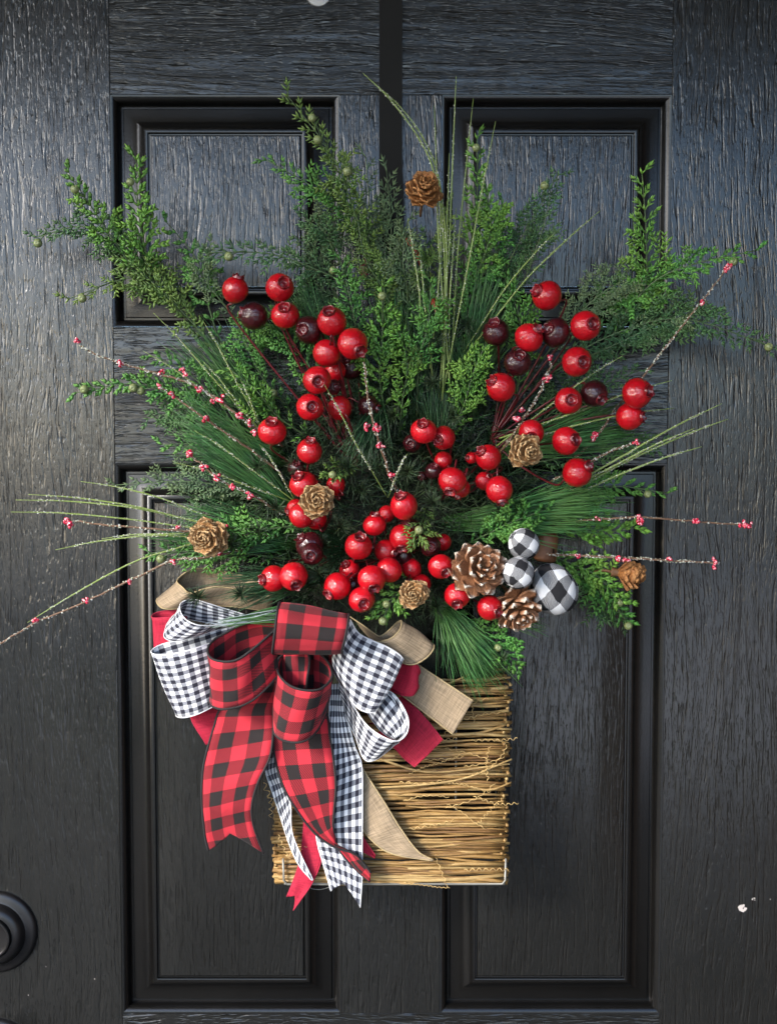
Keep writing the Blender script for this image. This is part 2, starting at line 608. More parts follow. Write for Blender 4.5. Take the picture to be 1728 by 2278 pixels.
structure('added_pale_strip', *box(-60, 60, -22, -9, FLOOR_Z - 0.19, FLOOR_Z - 0.17), reflector)  # unseen; added as a bright band for the stiles to mirror
structure('added_pale_slab', *box(0.1, 9.0, -8.99, -3.2, FLOOR_Z - 0.19, FLOOR_Z - 0.16), reflector)  # unseen; added and widened to brighten the lower right panel's reflection
structure('house_wall', *box(-0.93, -0.512, -0.03, 0.2, FLOOR_Z, CEIL_Z), brick)
structure('house_wall', *box(0.522, 0.93, -0.03, 0.2, FLOOR_Z, CEIL_Z), brick)
structure('house_wall', *box(-0.511, 0.521, -0.03, 0.2, 0.868, CEIL_Z), brick)
structure('added_dark_wall', *box(1.45, 1.6, -2.3, 0.2, FLOOR_Z, CEIL_Z), brick)  # unseen; added to darken what the right side and berries mirror

# ------------------------------------------------------------------ the door
door = thing('front_door', 'black wood grain panelled front door behind the wreath', 'door', at('f', 839, 2212, 0))


def wx(x, y): return at('f', x, y, 0).x
def wz(y): return at('f', 839, y, 0).z


XL0, XL1, XR0, XR1 = wx(238, 205), wx(733, 205), wx(955, 207), wx(1451, 207)
ZT, ZU0, ZU1, ZB = wz(205), wz(706), wz(1002), wz(2190)
DL, DR, DT, DB = -0.505, 0.515, 0.86, FLOOR_Z + 0.01


def slab(name, x0, x1, z0, z1, mat, bev=0.0006):
    y1 = 0.04
    V = [(x0, y1, z0), (x1, y1, z0), (x1, y1, z1), (x0, y1, z1),
         (x0, bev, z0), (x1, bev, z0), (x1, bev, z1), (x0, bev, z1),
         (x0 + bev, 0, z0 + bev), (x1 - bev, 0, z0 + bev), (x1 - bev, 0, z1 - bev), (x0 + bev, 0, z1 - bev)]
    F = [(8, 9, 10, 11)]
    for i in range(4):
        j = (i + 1) % 4
        F += [(4 + i, 4 + j, 8 + j, 8 + i), (i, j, 4 + j, 4 + i)]
    return obj(name, V, F, mat, door, smooth=False)


slab('stile', DL, XL0, DB, DT, M['grain_v'])
slab('stile', XR1, DR, DB, DT, M['grain_v'])
slab('rail', XL0, XR1, ZT, DT, M['grain_h'])
slab('rail', XL0, XR1, ZU1, ZU0, M['grain_h'])
slab('rail', XL0, XR1, DB, ZB, M['grain_h'])
slab('mullion', XL1, XR0, ZU0, ZT, M['grain_v'])
slab('mullion', XL1, XR0, ZB, ZU1, M['grain_v'])

PROF = [(0.0, 0.0), (0.0012, 0.0002), (0.0030, 0.0010), (0.0050, 0.0024), (0.0066, 0.0044), (0.0075, 0.0075), (0.0079, 0.0118), (0.0090, 0.0128),
        (0.0112, 0.0126), (0.0122, 0.0110), (0.0150, 0.0106), (0.0200, 0.0099), (0.0255, 0.0083), (0.0300, 0.0060), (0.0335, 0.0035), (0.0352, 0.0014), (0.0364, 0.0009),
        (0.0392, 0.0009), (0.0402, 0.0014), (0.0408, 0.0040), (0.0420, 0.0042), (0.0428, 0.0024), (0.0440, 0.0018)]


def panel(x0, x1, z0, z1, bulge=0.02):
    V, F = [], []
    for o, d in PROF:
        V += [(x0 + o, d, z0 + o), (x1 - o, d, z0 + o), (x1 - o, d, z1 - o), (x0 + o, d, z1 - o)]
    for k in range(len(PROF) - 1):
        for i in range(4):
            j = (i + 1) % 4
            F.append((4 * k + i, 4 * k + j, 4 * k + 4 + j, 4 * k + 4 + i))
    mo = obj('panel_moulding', V, F, M['paint'], door, smooth=True, sharp=32)
    o, d = PROF[-1]
    d -= 0.0002
    nx, nz = 10, 24
    V, F = [], []
    H, W = (z1 - z0 - 2 * o), (x1 - x0 - 2 * o)
    for i in range(nz + 1):
        for j in range(nx + 1):
            a, b = 2 * i / nz - 1, 2 * j / nx - 1
            V.append((x0 + o + W * j / nx, d - bulge * H * (1 - a * a) * (1 - b ** 4), z0 + o + H * i / nz))
    F = [(i * (nx + 1) + j, i * (nx + 1) + j + 1, (i + 1) * (nx + 1) + j + 1, (i + 1) * (nx + 1) + j) for i in range(nz) for j in range(nx)]
    obj('panel_field', V, F, M['grain_v'], mo, smooth=True)


panel(XL0, XL1, ZU0, ZT, 0.004)
panel(XR0, XR1, ZU0, ZT, 0.004)
panel(XL0, XL1, ZB, ZU1)
panel(XR0, XR1, ZB, ZU1)


def lathe_part(name, prof, mat, parent, w, seg=48, sharp=35):
    V, F = lathe([(r / 1000, h / 1000) for r, h in prof], seg)
    V = np.stack([V[:, 0], -V[:, 2], V[:, 1]], 1) + np.array(tuple(w))
    return obj(name, V, F[:, ::-1], mat, parent, origin=w, sharp=sharp)


w = at('H', -34, 720, 0)
bolt = lathe_part('deadbolt', [(47.5, 0), (47.4, 2), (46, 4), (43, 5.4), (39, 6), (36, 7), (34.6, 9.5), (33.6, 12.5), (31, 15.2), (27, 16.6), (24.2, 17), (23.6, 14), (23.2, 14),
                               (22.8, 19), (22.2, 20.2), (21, 20.4), (20.2, 19.6), (19.4, 19.2), (8, 19.2)], M['hardware'], door, w)
lathe_part('keyway', [(8.0, 19.1), (7.4, 20.6), (6.4, 20.8), (6.2, 19.6), (0.001, 19.8)], M['hardware'], bolt, w, 24)
kv, kf = box(-0.0006, 0.0006, -0.0203, -0.0196, -0.0045, 0.0045)
obj('key_slot', kv + np.array(tuple(w)), kf, M['iron'], bolt, origin=w, smooth=False)
w = at('H', -34, 1905, 0)
knob = lathe_part('door_knob', [(47.5, 0), (47.4, 2), (46, 4), (43, 5.4), (39, 6), (34, 8), (20, 10), (14, 14), (13, 30), (16, 36), (24, 41), (28.5, 49), (29, 57), (25, 65), (15, 70), (0.001, 72)],
                  M['hardware'], door, w)
w = at('f', 688, -12, 0)
lathe_part('metal_disc', [(13.4, 0), (13.4, 1.6), (12.8, 2.2), (10, 2.6), (0.001, 2.8)], M['silver'], door, w, 40)
for x, y, r, cnt in ((1603, 1962, 5.0, 15), (1627, 1943, 2.3, 5), (1663, 1943, 0.6, 1), (205, 2115, 0.6, 1), (62, 2150, 0.5, 1), (100, 2088, 0.4, 1)):
    c = at('f', x, y, 0.0003)
    V, F = [], []
    for q in range(cnt):
        an, rr_ = random.uniform(0, 6.28), r * (math.sqrt(random.random()) if cnt > 1 else 0) * 0.85
        ox, oz = rr_ * math.cos(an) * .8, rr_ * math.sin(an)
        fr = r * random.uniform(.18, .42) if cnt > 1 else r
        k = random.randint(5, 8)
        y_ = -0.0003 - 0.00004 * q
        o = len(V)
        ring = [(c.x + (ox + fr * random.uniform(.6, 1.25) * math.cos(g * 6.283 / k)) / 1000, y_, c.z + (oz + fr * random.uniform(.6, 1.3) * math.sin(g * 6.283 / k)) / 1000) for g in range(k)]
        V += ring + [(p[0], 0.0004, p[2]) for p in ring]
        F += [tuple(o + g for g in range(k))] + [(o + g, o + k + g, o + k + (g + 1) % k, o + (g + 1) % k) for g in range(k)]
    obj('paint_chip', V, F, M['chip'], door, smooth=False, kind='stuff' if cnt > 1 else None)

# ------------------------------------------------------------------ black over-door hanger
hang = thing('wreath_hanger', 'flat black iron strap hanging down the middle of the door', 'wreath hanger', at('f', 844, 0, 0.003))
hx = at('f', 844, 0, 0.003).x
zt, zb, ze = 0.86, at('8', 800, 860, 0.01).z, at('8', 830, 240, 0.03).z
path = [(hx, 0.0026, zt, 12.7), (hx, 0.0026, zb + 0.02, 12.7)]
V, F = [], []
pts = [(0.0030, zt, 12.4, 0)] + [(0.0030, zt + (zb + 0.014 - zt) * t, 12.4, 0) for t in (0.3, 0.6, 0.9, 1.0)]
for a in range(1, 9):
    an = a / 8 * math.pi
    pts.append((0.003 + 0.013 * (1 - math.cos(an)), zb + 0.014 - 0.014 * math.sin(an), 12.4 - 2.0 * a / 8, 0.004 * a / 8))
for t in (0.3, 0.6, 0.85):
    pts.append((0.029, zb + 0.014 + (ze - zb - 0.014) * t, 10.4 - 1.5 * t, 0.004))
for a in (25, 50, 70, 85):
    pts.append((0.029, ze - 0.009 + 0.009 * math.sin(R(a)), 9.0 * math.cos(R(a)), 0.004))
P = np.array([(p[0], p[1]) for p in pts])
T = np.gradient(P, axis=0)
T /= np.linalg.norm(T, axis=1, keepdims=True)
for (d, z, hw, dx), t in zip(pts, T):
    nd, nz = t[1] * 0.0012, -t[0] * 0.0012
    for sx, s in ((-1, 1), (1, 1), (1, -1), (-1, -1)):
        V.append((hx + dx + sx * hw / 1000, -(d + s * nd), z + s * nz))
for k in range(len(pts) - 1):
    for i in range(4):
        j = (i + 1) % 4
        F.append((4 * k + i, 4 * k + j, 4 * k + 4 + j, 4 * k + 4 + i))
F += [(3, 2, 1, 0), tuple(4 * (len(pts) - 1) + i for i in range(4))]
obj('strap', V, F, M['iron'], hang, smooth=False)

# ------------------------------------------------------------------ twig basket
BD = 0.085
basket = thing('twig_basket', 'golden vine twig wall basket hanging below the greenery', 'basket', at('f', 850, 1910, 0.04))
gaps = [(1585, 1600), (1703, 1722), (1741, 1747), (1806, 1812), (1848, 1856)]
y = 1478.0
while y < 1908:
    y += random.uniform(1.9, 3.4)
    if any(a < y < b for a, b in gaps) and random.random() < 0.62:
        continue
    t = (y - 1478) / 430
    xl, xr = 603 - 10 * t + random.uniform(-8, 10), 1106 - 10 * t + random.uniform(-12, 3)
    if random.random() < 0.3:
        cut = random.uniform(0.25, 0.6)
        if random.random() < 0.5:
            xl = xl + (xr - xl) * cut
        else:
            xr = xr - (xr - xl) * cut
    slope = (-26 * max(0.0, 1 - t) ** 2.2) + random.gauss(0, 6) * (1.2 - 0.5 * t)
    bow_ = random.gauss(0, 4.5)
    pts = []
    for q in range(7):
        s = q / 6
        edge = 1 - abs(2 * s - 1) ** 6
        pts.append(at('f', xl + (xr - xl) * s, min(1908, y + slope * (s - 0.4) + bow_ * math.sin(math.pi * s) + random.gauss(0, 2.1)),
                      BD - 0.007 + 0.005 * edge + random.uniform(-0.0045, 0.004)))
    mb = MB()
    r = random.choice((0.0012, 0.0016, 0.0020, 0.0025))
    mb.tube(pts, r * random.uniform(0.9, 1.2), r * random.uniform(0.6, 1.0), 13, 5)
    obj('twig', *mb.data(), M['twig'], basket)
for side in (0, 1):
    for k in range(34):
        y = 1482 + k * 12.6 + random.uniform(-3, 3)
        t = (y - 1478) / 430
        x = (606 - 10 * t) if side == 0 else (1100 - 10 * t)
        z = at('f', x, y, BD).z
        X = at('f', x + random.uniform(-9, 5), y, BD).x
        mb = MB()
        mb.tube([(X, -BD + 0.004, z), (X + random.uniform(-.003, .003), -0.045, z + random.uniform(-.004, .004)), (X, -0.006, z + random.uniform(-.004, .004))], 0.0018, 0.0014, 7, 5)
        obj('twig', *mb.data(), M['twig'], basket)
for k in range(36):                                                  # back face against the door
    z = at('f', 850, 1482 + k * 12 + random.uniform(-3, 3), BD).z
    mb = MB()
    mb.tube([(at('f', 600, 1700, BD).x, -0.006 - random.uniform(0, .004), z), (0.01, -0.008, z + random.uniform(-.005, .005)), (at('f', 1100, 1700, BD).x, -0.007, z)], 0.0017, 0.0015, 7, 5)
    obj('twig', *mb.data(), M['twig'], basket)
mb = MB()
cnr = [at('f', 612, 1895, BD + 0.002), at('f', 1092, 1895, BD + 0.002), at('f', 1100, 1485, BD - 0.006), at('f', 606, 1485, BD - 0.006)]
b0, b1 = cnr[0], cnr[1]
lo = at('f', 850, 1909, BD + 0.001).z
mb.tube([(b0.x, b0.y, b0.z + 0.02), (b0.x + .0005, b0.y, lo + 0.004), (b0.x + 0.004, b0.y, lo), (b1.x - 0.004, b1.y, lo), (b1.x - .0005, b1.y, lo + 0.004), (b1.x, b1.y, b1.z + 0.02)], 0.0013, n=None, sides=6)
for fx in (775, 985):
    a = at('f', fx, 1490, BD - 0.013)
    mb.tube([(a.x, a.y, a.z), (a.x, a.y, lo)], 0.0011, sides=6)
for px in (b0.x + 0.002, b1.x - 0.002):
    mb.tube([(px, b0.y, lo), (px, -0.004, lo), (px, -0.004, cnr[3].z + 0.05)], 0.0013, sides=6)
mb.tube([(b0.x, -0.004, lo), (b1.x, -0.004, lo)], 0.0013, sides=6)
# thin wire sagging under the basket
mb.tube([at('4', 980, 1600, 0.08), at('4', 1040, 1630, 0.08), at('4', 1120, 1632, 0.08), at('4', 1200, 1605, 0.08)], 0.0004, n=12, sides=4)
obj('wire_frame', *mb.data(), M['wire'], basket)


def curl(p, heading, length, amp, wav, drift=0.0):
    n = int(length / 0.0012)
    out = []
    h = heading
    pos = np.array((p.x, p.z), float)
    for i in range(n):
        h += drift * 0.0012 + random.uniform(-0.08, 0.08)
        dv = np.array((math.cos(h), math.sin(h)))
        nv = np.array((-dv[1], dv[0]))
        pos = pos + dv * 0.0012
        a = amp * math.sin(i * 0.0012 / wav * 2 * math.pi)
        b = amp * math.cos(i * 0.0012 / wav * 2 * math.pi)
        q = pos + nv * a
        out.append((q[0], p.y - 0.0015 + b * 0.7, q[1]))
    return out


TEND = [(980, 1560, .2, .05), (940, 1530, .4, .03), (1000, 1680, .15, .06), (860, 1690, .1, .05), (1000, 1655, 0.1, .045), (880, 1672, 0.2, .06), (960, 1690, 0.1, .05), (930, 1600, .4, .035), (1010, 1500, -1.2, .03), (1060, 1640, 2.9, .05), (1020, 1720, -.4, .05),
        (960, 1745, .2, .06), (1050, 1790, 2.6, .05), (900, 1640, .1, .05), (870, 1905, -.2, .05), (940, 1850, -1.4, .035), (870, 1730, .3, .05), (1015, 1600, .2, .05),
        (1030, 1780, .9, .04), (1000, 1880, .2, .05), (880, 1790, .2, .05), (1055, 1690, 1.9, .04), (980, 1540, .5, .04), (600, 1800, -1.2, .03), (615, 1850, .4, .04), 
        (905, 1590, -.3, .04), (640, 1840, 1.9, .05)]
for (tx, ty, h, L) in TEND:
    mb = MB()
    mb.tube(curl(at('f', tx, ty, BD + 0.003), h, L, random.uniform(.0006, .0017), random.uniform(.0045, .009), random.uniform(-8, 8)), 0.00045, 0.0003, sides=4)
    obj('tendril', *mb.data(), M['tendril'], basket)
mb = MB()
mb.tube(curl(at('4', 610, 700, 0.07), -1.2, 0.046, .0026, .009, 4), 0.0004, 0.0003, sides=4)
mb.tube(curl(at('4', 650, 770, 0.07), -1.5, 0.03, .002, .007, -4), 0.0004, 0.0003, sides=4)
obj('tendril', *mb.data(), M['tendril'], basket)
for a, b, c in (((640, 1710), (960, 1690), (1105, 1640)), ((820, 1640), (930, 1668), (1100, 1650)), ((1015, 1700), (1060, 1706), (1104, 1690)), ((860, 1505), (985, 1470), (1060, 1425))):
    mb = MB()
    mb.tube([at('f', *a, BD), at('f', *b, BD + .005), at('f', *c, BD)], 0.0015, 0.001, 12, 5)
    obj('twig', *mb.data(), M['twig'], basket)

# ------------------------------------------------------------------ ribbons
PLAID_CHECK, GING_CHECK = 0.0148, 0.0056


def ribbon(name, pairs, kind, bow, notch=0.0, n=56, m=10, sag=0.0, flip=False, label=None, mids=None, vphase=0.0, cols=None):
    A = spline([at(*p) for p in pairs[0]], n)
    B = spline([at(*p) for p in pairs[1]], n)
    if flip:
        A, B = B, A
    mid_off = np.zeros(n) if mids is None else spline([(v, 0, 0) for v in mids], n)[:, 0]
    mid = (A + B) / 2
    seg = np.concatenate([[0], np.cumsum(np.linalg.norm(np.diff(mid, axis=0), axis=1))])
    tA, tB = np.linspace(0, 1, n), None
    V, UV = [], []
    wid = {'plaid': 4.3, 'gingham': 17.0, 'red': 60.0, 'burlap': 60.0}[kind]
    if cols:
        wid = float(cols)
    chk = {'plaid': PLAID_CHECK, 'gingham': GING_CHECK, 'red': 0.001, 'burlap': 0.001}[kind]
    T = np.gradient(mid, axis=0)
    nor = np.cross(T, B - A)
    nor /= np.linalg.norm(nor, axis=1, keepdims=True) + 1e-9
    ph = random.uniform(0, 6)
    for i in range(n):
        for j in range(m + 1):
            u = j / m
            s = i / (n - 1) * (1 - notch * (1 - abs(2 * u - 1)))
            q = s * (n - 1)
            k = min(int(q), n - 2)
            f = q - k
            a = A[k] * (1 - f) + A[k + 1] * f
            b = B[k] * (1 - f) + B[k + 1] * f
            nn = nor[k] * (1 - f) + nor[k + 1] * f
            off = (sag + mid_off[k] * (1 - f) + mid_off[k + 1] * f) * (1 - (2 * u - 1) ** 2) + (0.0012 * math.sin(seg[k] * 70 + ph + u * 2.2) + 0.0008 * math.sin(seg[k] * 190 + ph * 2 - u * 5)) * math.sin(math.pi * u) ** .5
            V.append(a * (1 - u) + b * u + nn * off)
            UV.append((u * wid + (17.0 - wid) / 2 * (kind == 'gingham'), (seg[k] * (1 - f) + seg[k + 1] * f) / chk + vphase))
    F = [(i * (m + 1) + j, i * (m + 1) + j + 1, (i + 1) * (m + 1) + j + 1, (i + 1) * (m + 1) + j) for i in range(n - 1) for j in range(m)]
    o = obj(name, V, np.array(F), M[kind], bow, uv=UV)
    md = o.modifiers.new('thickness', 'SOLIDIFY')
    md.thickness = 0.0005
    md.offset = 0
    V = np.array(V).reshape(n, m + 1, 3)
    r = {'plaid': 0.00125, 'gingham': 0.0006, 'red': 0.0006, 'burlap': 0.0008}[kind]
    for j in (0, m):
        mb = MB()
        mb.tube(list(V[:, j]), r, sides=5)
        obj('edge_cord', *mb.data(), M[{'plaid': 'cord_black', 'gingham': 'cord_white', 'red': 'cord_red', 'burlap': 'cord_tan'}[kind]], o)
    if label:
        o['label'] = label
    return o


def Z(z, pts):
    return [(z, *p) for p in pts]


bow = thing('ribbon_bow', 'layered bow of plaid, gingham, crimson and burlap ribbon on the basket', 'bow', at('2', 480, 640, 0.1))
# burlap
ribbon('burlap_loop', (Z('1', [(1330, 260, .07), (1100, 120, .066), (800, 50, .066), (580, 20, .068), (440, 60, .075), (345, 150, .085), (400, 215, .097), (480, 278, .103), (620, 235, .1), (800, 212, .098), (1050, 260, .094), (1330, 340, .085)]),
                       Z('1', [(1330, 420, .06), (1100, 330, .056), (800, 280, .056), (500, 285, .056), (300, 290, .058), (155, 325, .064), (140, 380, .076), (215, 438, .084), (400, 432, .086), (600, 405, .085), (950, 420, .084), (1330, 470, .078)])), 'burlap', bow)
ribbon('burlap_loop', (Z('3', [(330, 130, .1), (480, 230, .105), (600, 318, .11), (650, 330, .112), (730, 275, .115), (800, 205, .118), (854, 182, .124), (838, 260, .135), (770, 340, .14), (680, 378, .14), (560, 385, .135), (400, 300, .125)]),
                       Z('3', [(500, 300, .09), (620, 430, .09), (750, 480, .095), (850, 500, .1), (950, 450, .105), (1060, 400, .11), (1150, 400, .118), (1168, 450, .128), (1100, 540, .132), (980, 608, .133), (860, 592, .13), (700, 480, .12)])), 'burlap', bow)
ribbon('burlap_tail', (Z('3', [(760, 440, .098), (1030, 622, .105), (1300, 800, .112), (1552, 966, .118)]), Z('3', [(600, 720, .095), (880, 930, .1), (1120, 1115, .108), (1356, 1297, .114)])), 'burlap', bow)
ribbon('burlap_tail', (Z('F', [(800, 130, .092), (860, 240, .094), (950, 380, .096), (1030, 510, .098), (1110, 615, .1), (1182, 656, .1)]),
                       Z('F', [(700, 200, .09), (770, 350, .09), (830, 470, .092), (890, 560, .095), (990, 628, .098), (1178, 661, .1)])), 'burlap', bow)
# crimson
ribbon('crimson_loop', (Z('1', [(420, 455, .075), (250, 460, .076), (150, 475, .078), (90, 505, .083), (100, 535, .09), (250, 530, .094), (450, 520, .094)]),
                        Z('1', [(520, 900, .072), (350, 870, .072), (250, 850, .072), (125, 840, .074), (120, 860, .084), (260, 860, .088), (450, 850, .09)])), 'red', bow)
ribbon('crimson_tail', ([('1', 900, 1150, .088), ('1', 640, 1400, .086), ('4', -20, 130, .084), ('4', 115, 378, .08)], [('1', 1200, 1250, .09), ('1', 900, 1450, .09), ('4', 270, 100, .086), ('4', 330, 330, .082)]), 'red', bow)
ribbon('crimson_tail', (Z('3', [(700, 810, .078), (860, 930, .088), (1010, 1055, .1), (1160, 1225, .108), (1257, 1352, .114)]), Z('3', [(480, 1130, .078), (640, 1290, .086), (780, 1430, .096), (880, 1535, .105), (985, 1618, .112)])), 'red', bow)
ribbon('crimson_loop', (Z('3', [(560, 660, .1), (780, 600, .112), (900, 580, .12), (990, 600, .126), (1035, 680, .12), (1000, 740, .11)]), Z('3', [(560, 900, .1), (700, 850, .107), (800, 892, .114), (880, 917, .12), (965, 912, .122), (1012, 850, .114)])), 'red', bow)
ribbon('crimson_tail', (Z('4', [(970, 900, .09), (950, 1180, .09), (925, 1380, .09), (870, 1550, .09), (812, 1697, .09)]), Z('4', [(1040, 900, .092), (1075, 1180, .092), (1110, 1370, .093), (1030, 1580, .094), (868, 1815, .094)])), 'red', bow, notch=0.09)
ribbon('crimson_tail', (Z('4', [(1380, 1020, .092), (1480, 1190, .091), (1582, 1340, .09)]), Z('4', [(1330, 1150, .092), (1440, 1280, .091), (1576, 1364, .09)])), 'red', bow)
# gingham
ribbon('gingham_loop', (Z('1', [(1050, 500, .09), (850, 440, .095), (650, 378, .1), (500, 338, .105), (410, 365, .11), (375, 410, .118), (390, 490, .128), (450, 560, .135), (560, 607, .136), (700, 612, .128), (850, 590, .112), (1050, 550, .095)]),
                        Z('1', [(1050, 620, .085), (850, 610, .086), (650, 580, .087), (450, 540, .09), (330, 500, .094), (255, 580, .1), (222, 660, .108), (220, 740, .117), (330, 777, .122), (500, 737, .122), (700, 675, .112), (950, 610, .09)])), 'gingham', bow, n=70, cols=11)
ribbon('gingham_loop', (Z('1', [(1100, 600, .08), (850, 622, .085), (600, 692, .09), (350, 760, .095), (170, 815, .1), (84, 870, .108), (100, 908, .118), (220, 912, .124), (400, 885, .128), (600, 825, .122), (850, 740, .1), (1050, 680, .085)]),
                        Z('1', [(1150, 1100, .075), (950, 1200, .078), (750, 1330, .08), (550, 1440, .085), (420, 1500, .09), (340, 1528, .098), (350, 1560, .108), (430, 1566, .114), (560, 1532, .118), (720, 1455, .112), (950, 1330, .095), (1150, 1200, .085)])), 'gingham', bow, n=70)
ribbon('gingham_tail', (Z('4', [(1180, -150, .1), (1180, 100, .1), (1150, 400, .098), (1095, 700, .096), (1058, 1000, .096), (1075, 1220, .097), (1130, 1420, .098), (1195, 1648, .1)]),
                        Z('4', [(1330, -150, .105), (1330, 100, .106), (1400, 380, .105), (1462, 560, .102), (1468, 900, .1), (1466, 1250, .1), (1464, 1550, .1), (1448, 1790, .1)])), 'gingham', bow, notch=0.09, n=80, cols=13)
ribbon('gingham_tail', (Z('4', [(640, 400, .09), (628, 600, .09), (690, 800, .092), (765, 1030, .094), (830, 1230, .095), (915, 1420, .096), (1030, 1556, .097)]),
                        Z('4', [(760, 400, .1), (740, 560, .1), (800, 740, .1), (845, 900, .1), (855, 1120, .1), (920, 1300, .1), (1040, 1552, .099)])), 'gingham', bow, n=80, cols=9)
ribbon('gingham_loop', (Z('3', [(560, 420, .1), (720, 500, .115), (850, 560, .135), (868, 552, .147), (800, 490, .15), (690, 428, .15), (560, 372, .146), (430, 300, .135), (350, 170, .12)]),
                        Z('3', [(330, 900, .1), (470, 980, .115), (590, 1045, .135), (602, 1070, .147), (540, 1085, .15), (450, 1055, .15), (370, 985, .146), (280, 850, .135), (185, 690, .12)])), 'gingham', bow, n=70, mids=(0, 0, 0, 0, .0, 0.002, .007, .012, .008))
ribbon('gingham_loop', (Z('3', [(230, 800, .115), (310, 900, .122), (390, 1030, .13), (490, 1180, .14), (610, 1285, .148), (740, 1350, .152), (830, 1358, .15), (902, 1290, .145), (922, 1170, .142), (875, 1040, .137), (785, 910, .13), (690, 850, .122), (600, 800, .112)]),
                        Z('3', [(290, 1080, .105), (340, 1200, .11), (400, 1320, .116), (440, 1440, .122), (480, 1530, .128), (540, 1562, .131), (640, 1520, .131), (780, 1405, .128), (830, 1368, .124), (765, 1335, .120), (685, 1262, .117), (605, 1160, .113), (530, 1030, .105)])), 'gingham', bow, n=84, cols=13)
ribbon('gingham_loop', (Z('3', [(610, 830, .122), (720, 900, .126), (815, 1020, .13), (885, 1180, .134), (870, 1300, .136)]),
                        Z('3', [(470, 1000, .112), (560, 1150, .118), (650, 1262, .124), (735, 1325, .129), (800, 1345, .132)])), 'gingham', bow, n=40, cols=10, sag=-0.006)
# buffalo plaid
ribbon('plaid_tail', ([('1', 1250, 1150, .108), ('1', 1000, 1320, .106), ('4', 235, 70, .104), ('4', 185, 210, .106), ('4', 120, 430, .108), ('4', 85, 600, .11), ('4', 75, 800, .112), ('4', 85, 1000, .108), ('4', 105, 1180, .102), ('4', 132, 1292, .1)],
                      [('1', 1400, 1150, .108), ('1', 1390, 1300, .106), ('4', 697, 60, .104), ('4', 696, 180, .108), ('4', 690, 330, .114), ('4', 660, 500, .12), ('4', 565, 700, .122), ('4', 510, 900, .12), ('4', 525, 1080, .11), ('4', 612, 1322, .1)]), 'plaid', bow, notch=0.10, n=90, vphase=.6)
ribbon('plaid_tail', (Z('4', [(800, -60, .11), (710, 150, .11), (695, 330, .111), (708, 480, .112), (760, 680, .113), (840, 850, .113), (955, 1025, .112), (1080, 1170, .112), (1230, 1268, .114), (1390, 1320, .112), (1475, 1400, .108), (1542, 1490, .106)]),
                      Z('4', [(1100, -60, .112), (1165, 130, .113), (1185, 300, .114), (1210, 450, .116), (1232, 640, .118), (1236, 780, .118), (1222, 950, .114), (1214, 1080, .11), (1230, 1190, .107), (1280, 1310, .103), (1390, 1440, .102), (1532, 1566, .102)])), 'plaid', bow, n=90, vphase=.2)
ribbon('plaid_loop', (Z('2', [(420, 610, .11), (280, 625, .112), (195, 670, .12), (172, 760, .135), (205, 870, .152), (325, 968, .166), (480, 1006, .171), (620, 990, .168), (708, 920, .155), (738, 845, .14), (715, 740, .125), (630, 640, .114), (560, 600, .11)]),
                      Z('2', [(450, 1150, .1), (330, 1180, .102), (220, 1230, .108), (140, 1260, .118), (138, 1430, .138), (200, 1508, .15), (340, 1546, .156), (470, 1522, .154), (580, 1425, .146), (660, 1280, .134), (698, 1130, .12), (640, 1100, .108), (560, 1100, .1)])), 'plaid', bow, n=90, flip=True, vphase=.5)
ribbon('plaid_loop', (Z('1', [(1400, 580, .11), (1150, 582, .114), (980, 622, .119), (850, 690, .124), (740, 752, .13), (678, 822, .14), (664, 890, .15), (700, 952, .16), (790, 982, .165), (900, 985, .168), (1000, 952, .168), (1100, 882, .165), (1200, 802, .16), (1370, 650, .148)]),
                      Z('1', [(1420, 900, .1), (1200, 950, .1), (1000, 1060, .104), (850, 1180, .11), (740, 1290, .118), (690, 1370, .128), (688, 1415, .138), (720, 1455, .148), (800, 1480, .153), (900, 1472, .155), (1030, 1437, .155), (1150, 1372, .152), (1270, 1262, .148), (1410, 1110, .138)])), 'plaid', bow, n=90, flip=True, vphase=.9)
ribbon('plaid_knot', (Z('2', [(250, 540, .11), (210, 700, .116), (235, 900, .118), (260, 1120, .11)]), Z('2', [(470, 540, .112), (505, 700, .128), (480, 900, .132), (470, 1120, .115)])), 'plaid', bow, n=30, vphase=.1)
ribbon('plaid_knot', (Z('2', [(430, 540, .1), (440, 800, .1), (430, 1120, .1)]), Z('2', [(760, 540, .1), (750, 800, .1), (700, 1120, .1)])), 'plaid', bow, n=30, vphase=1.0)
ribbon('plaid_centre_loop', (Z('2', [(230, 150, .125), (215, 105, .14), (193, 98, .155), (175, 170, .172), (158, 300, .182), (140, 460, .184), (124, 590, .172), (130, 625, .155), (180, 600, .14), (230, 500, .128)]),
                             Z('2', [(880, 270, .125), (900, 225, .14), (914, 218, .155), (908, 270, .172), (893, 370, .182), (868, 490, .184), (842, 590, .172), (845, 622, .155), (840, 600, .14), (820, 500, .128)])), 'plaid', bow, n=70, vphase=.75)

# ------------------------------------------------------------------ berries on their picks
def berry_mesh():
    prof = []
    for a in np.linspace(180, 24, 15):
        prof.append((max(0.001, math.sin(R(a)) * (1.02 if 60 < a < 120 else 1.0)), math.cos(R(a)) * 0.98))
    prof += [(0.36, 0.87), (0.30, 0.74), (0.16, 0.66), (0.001, 0.65)]
    return lathe(prof, 22)


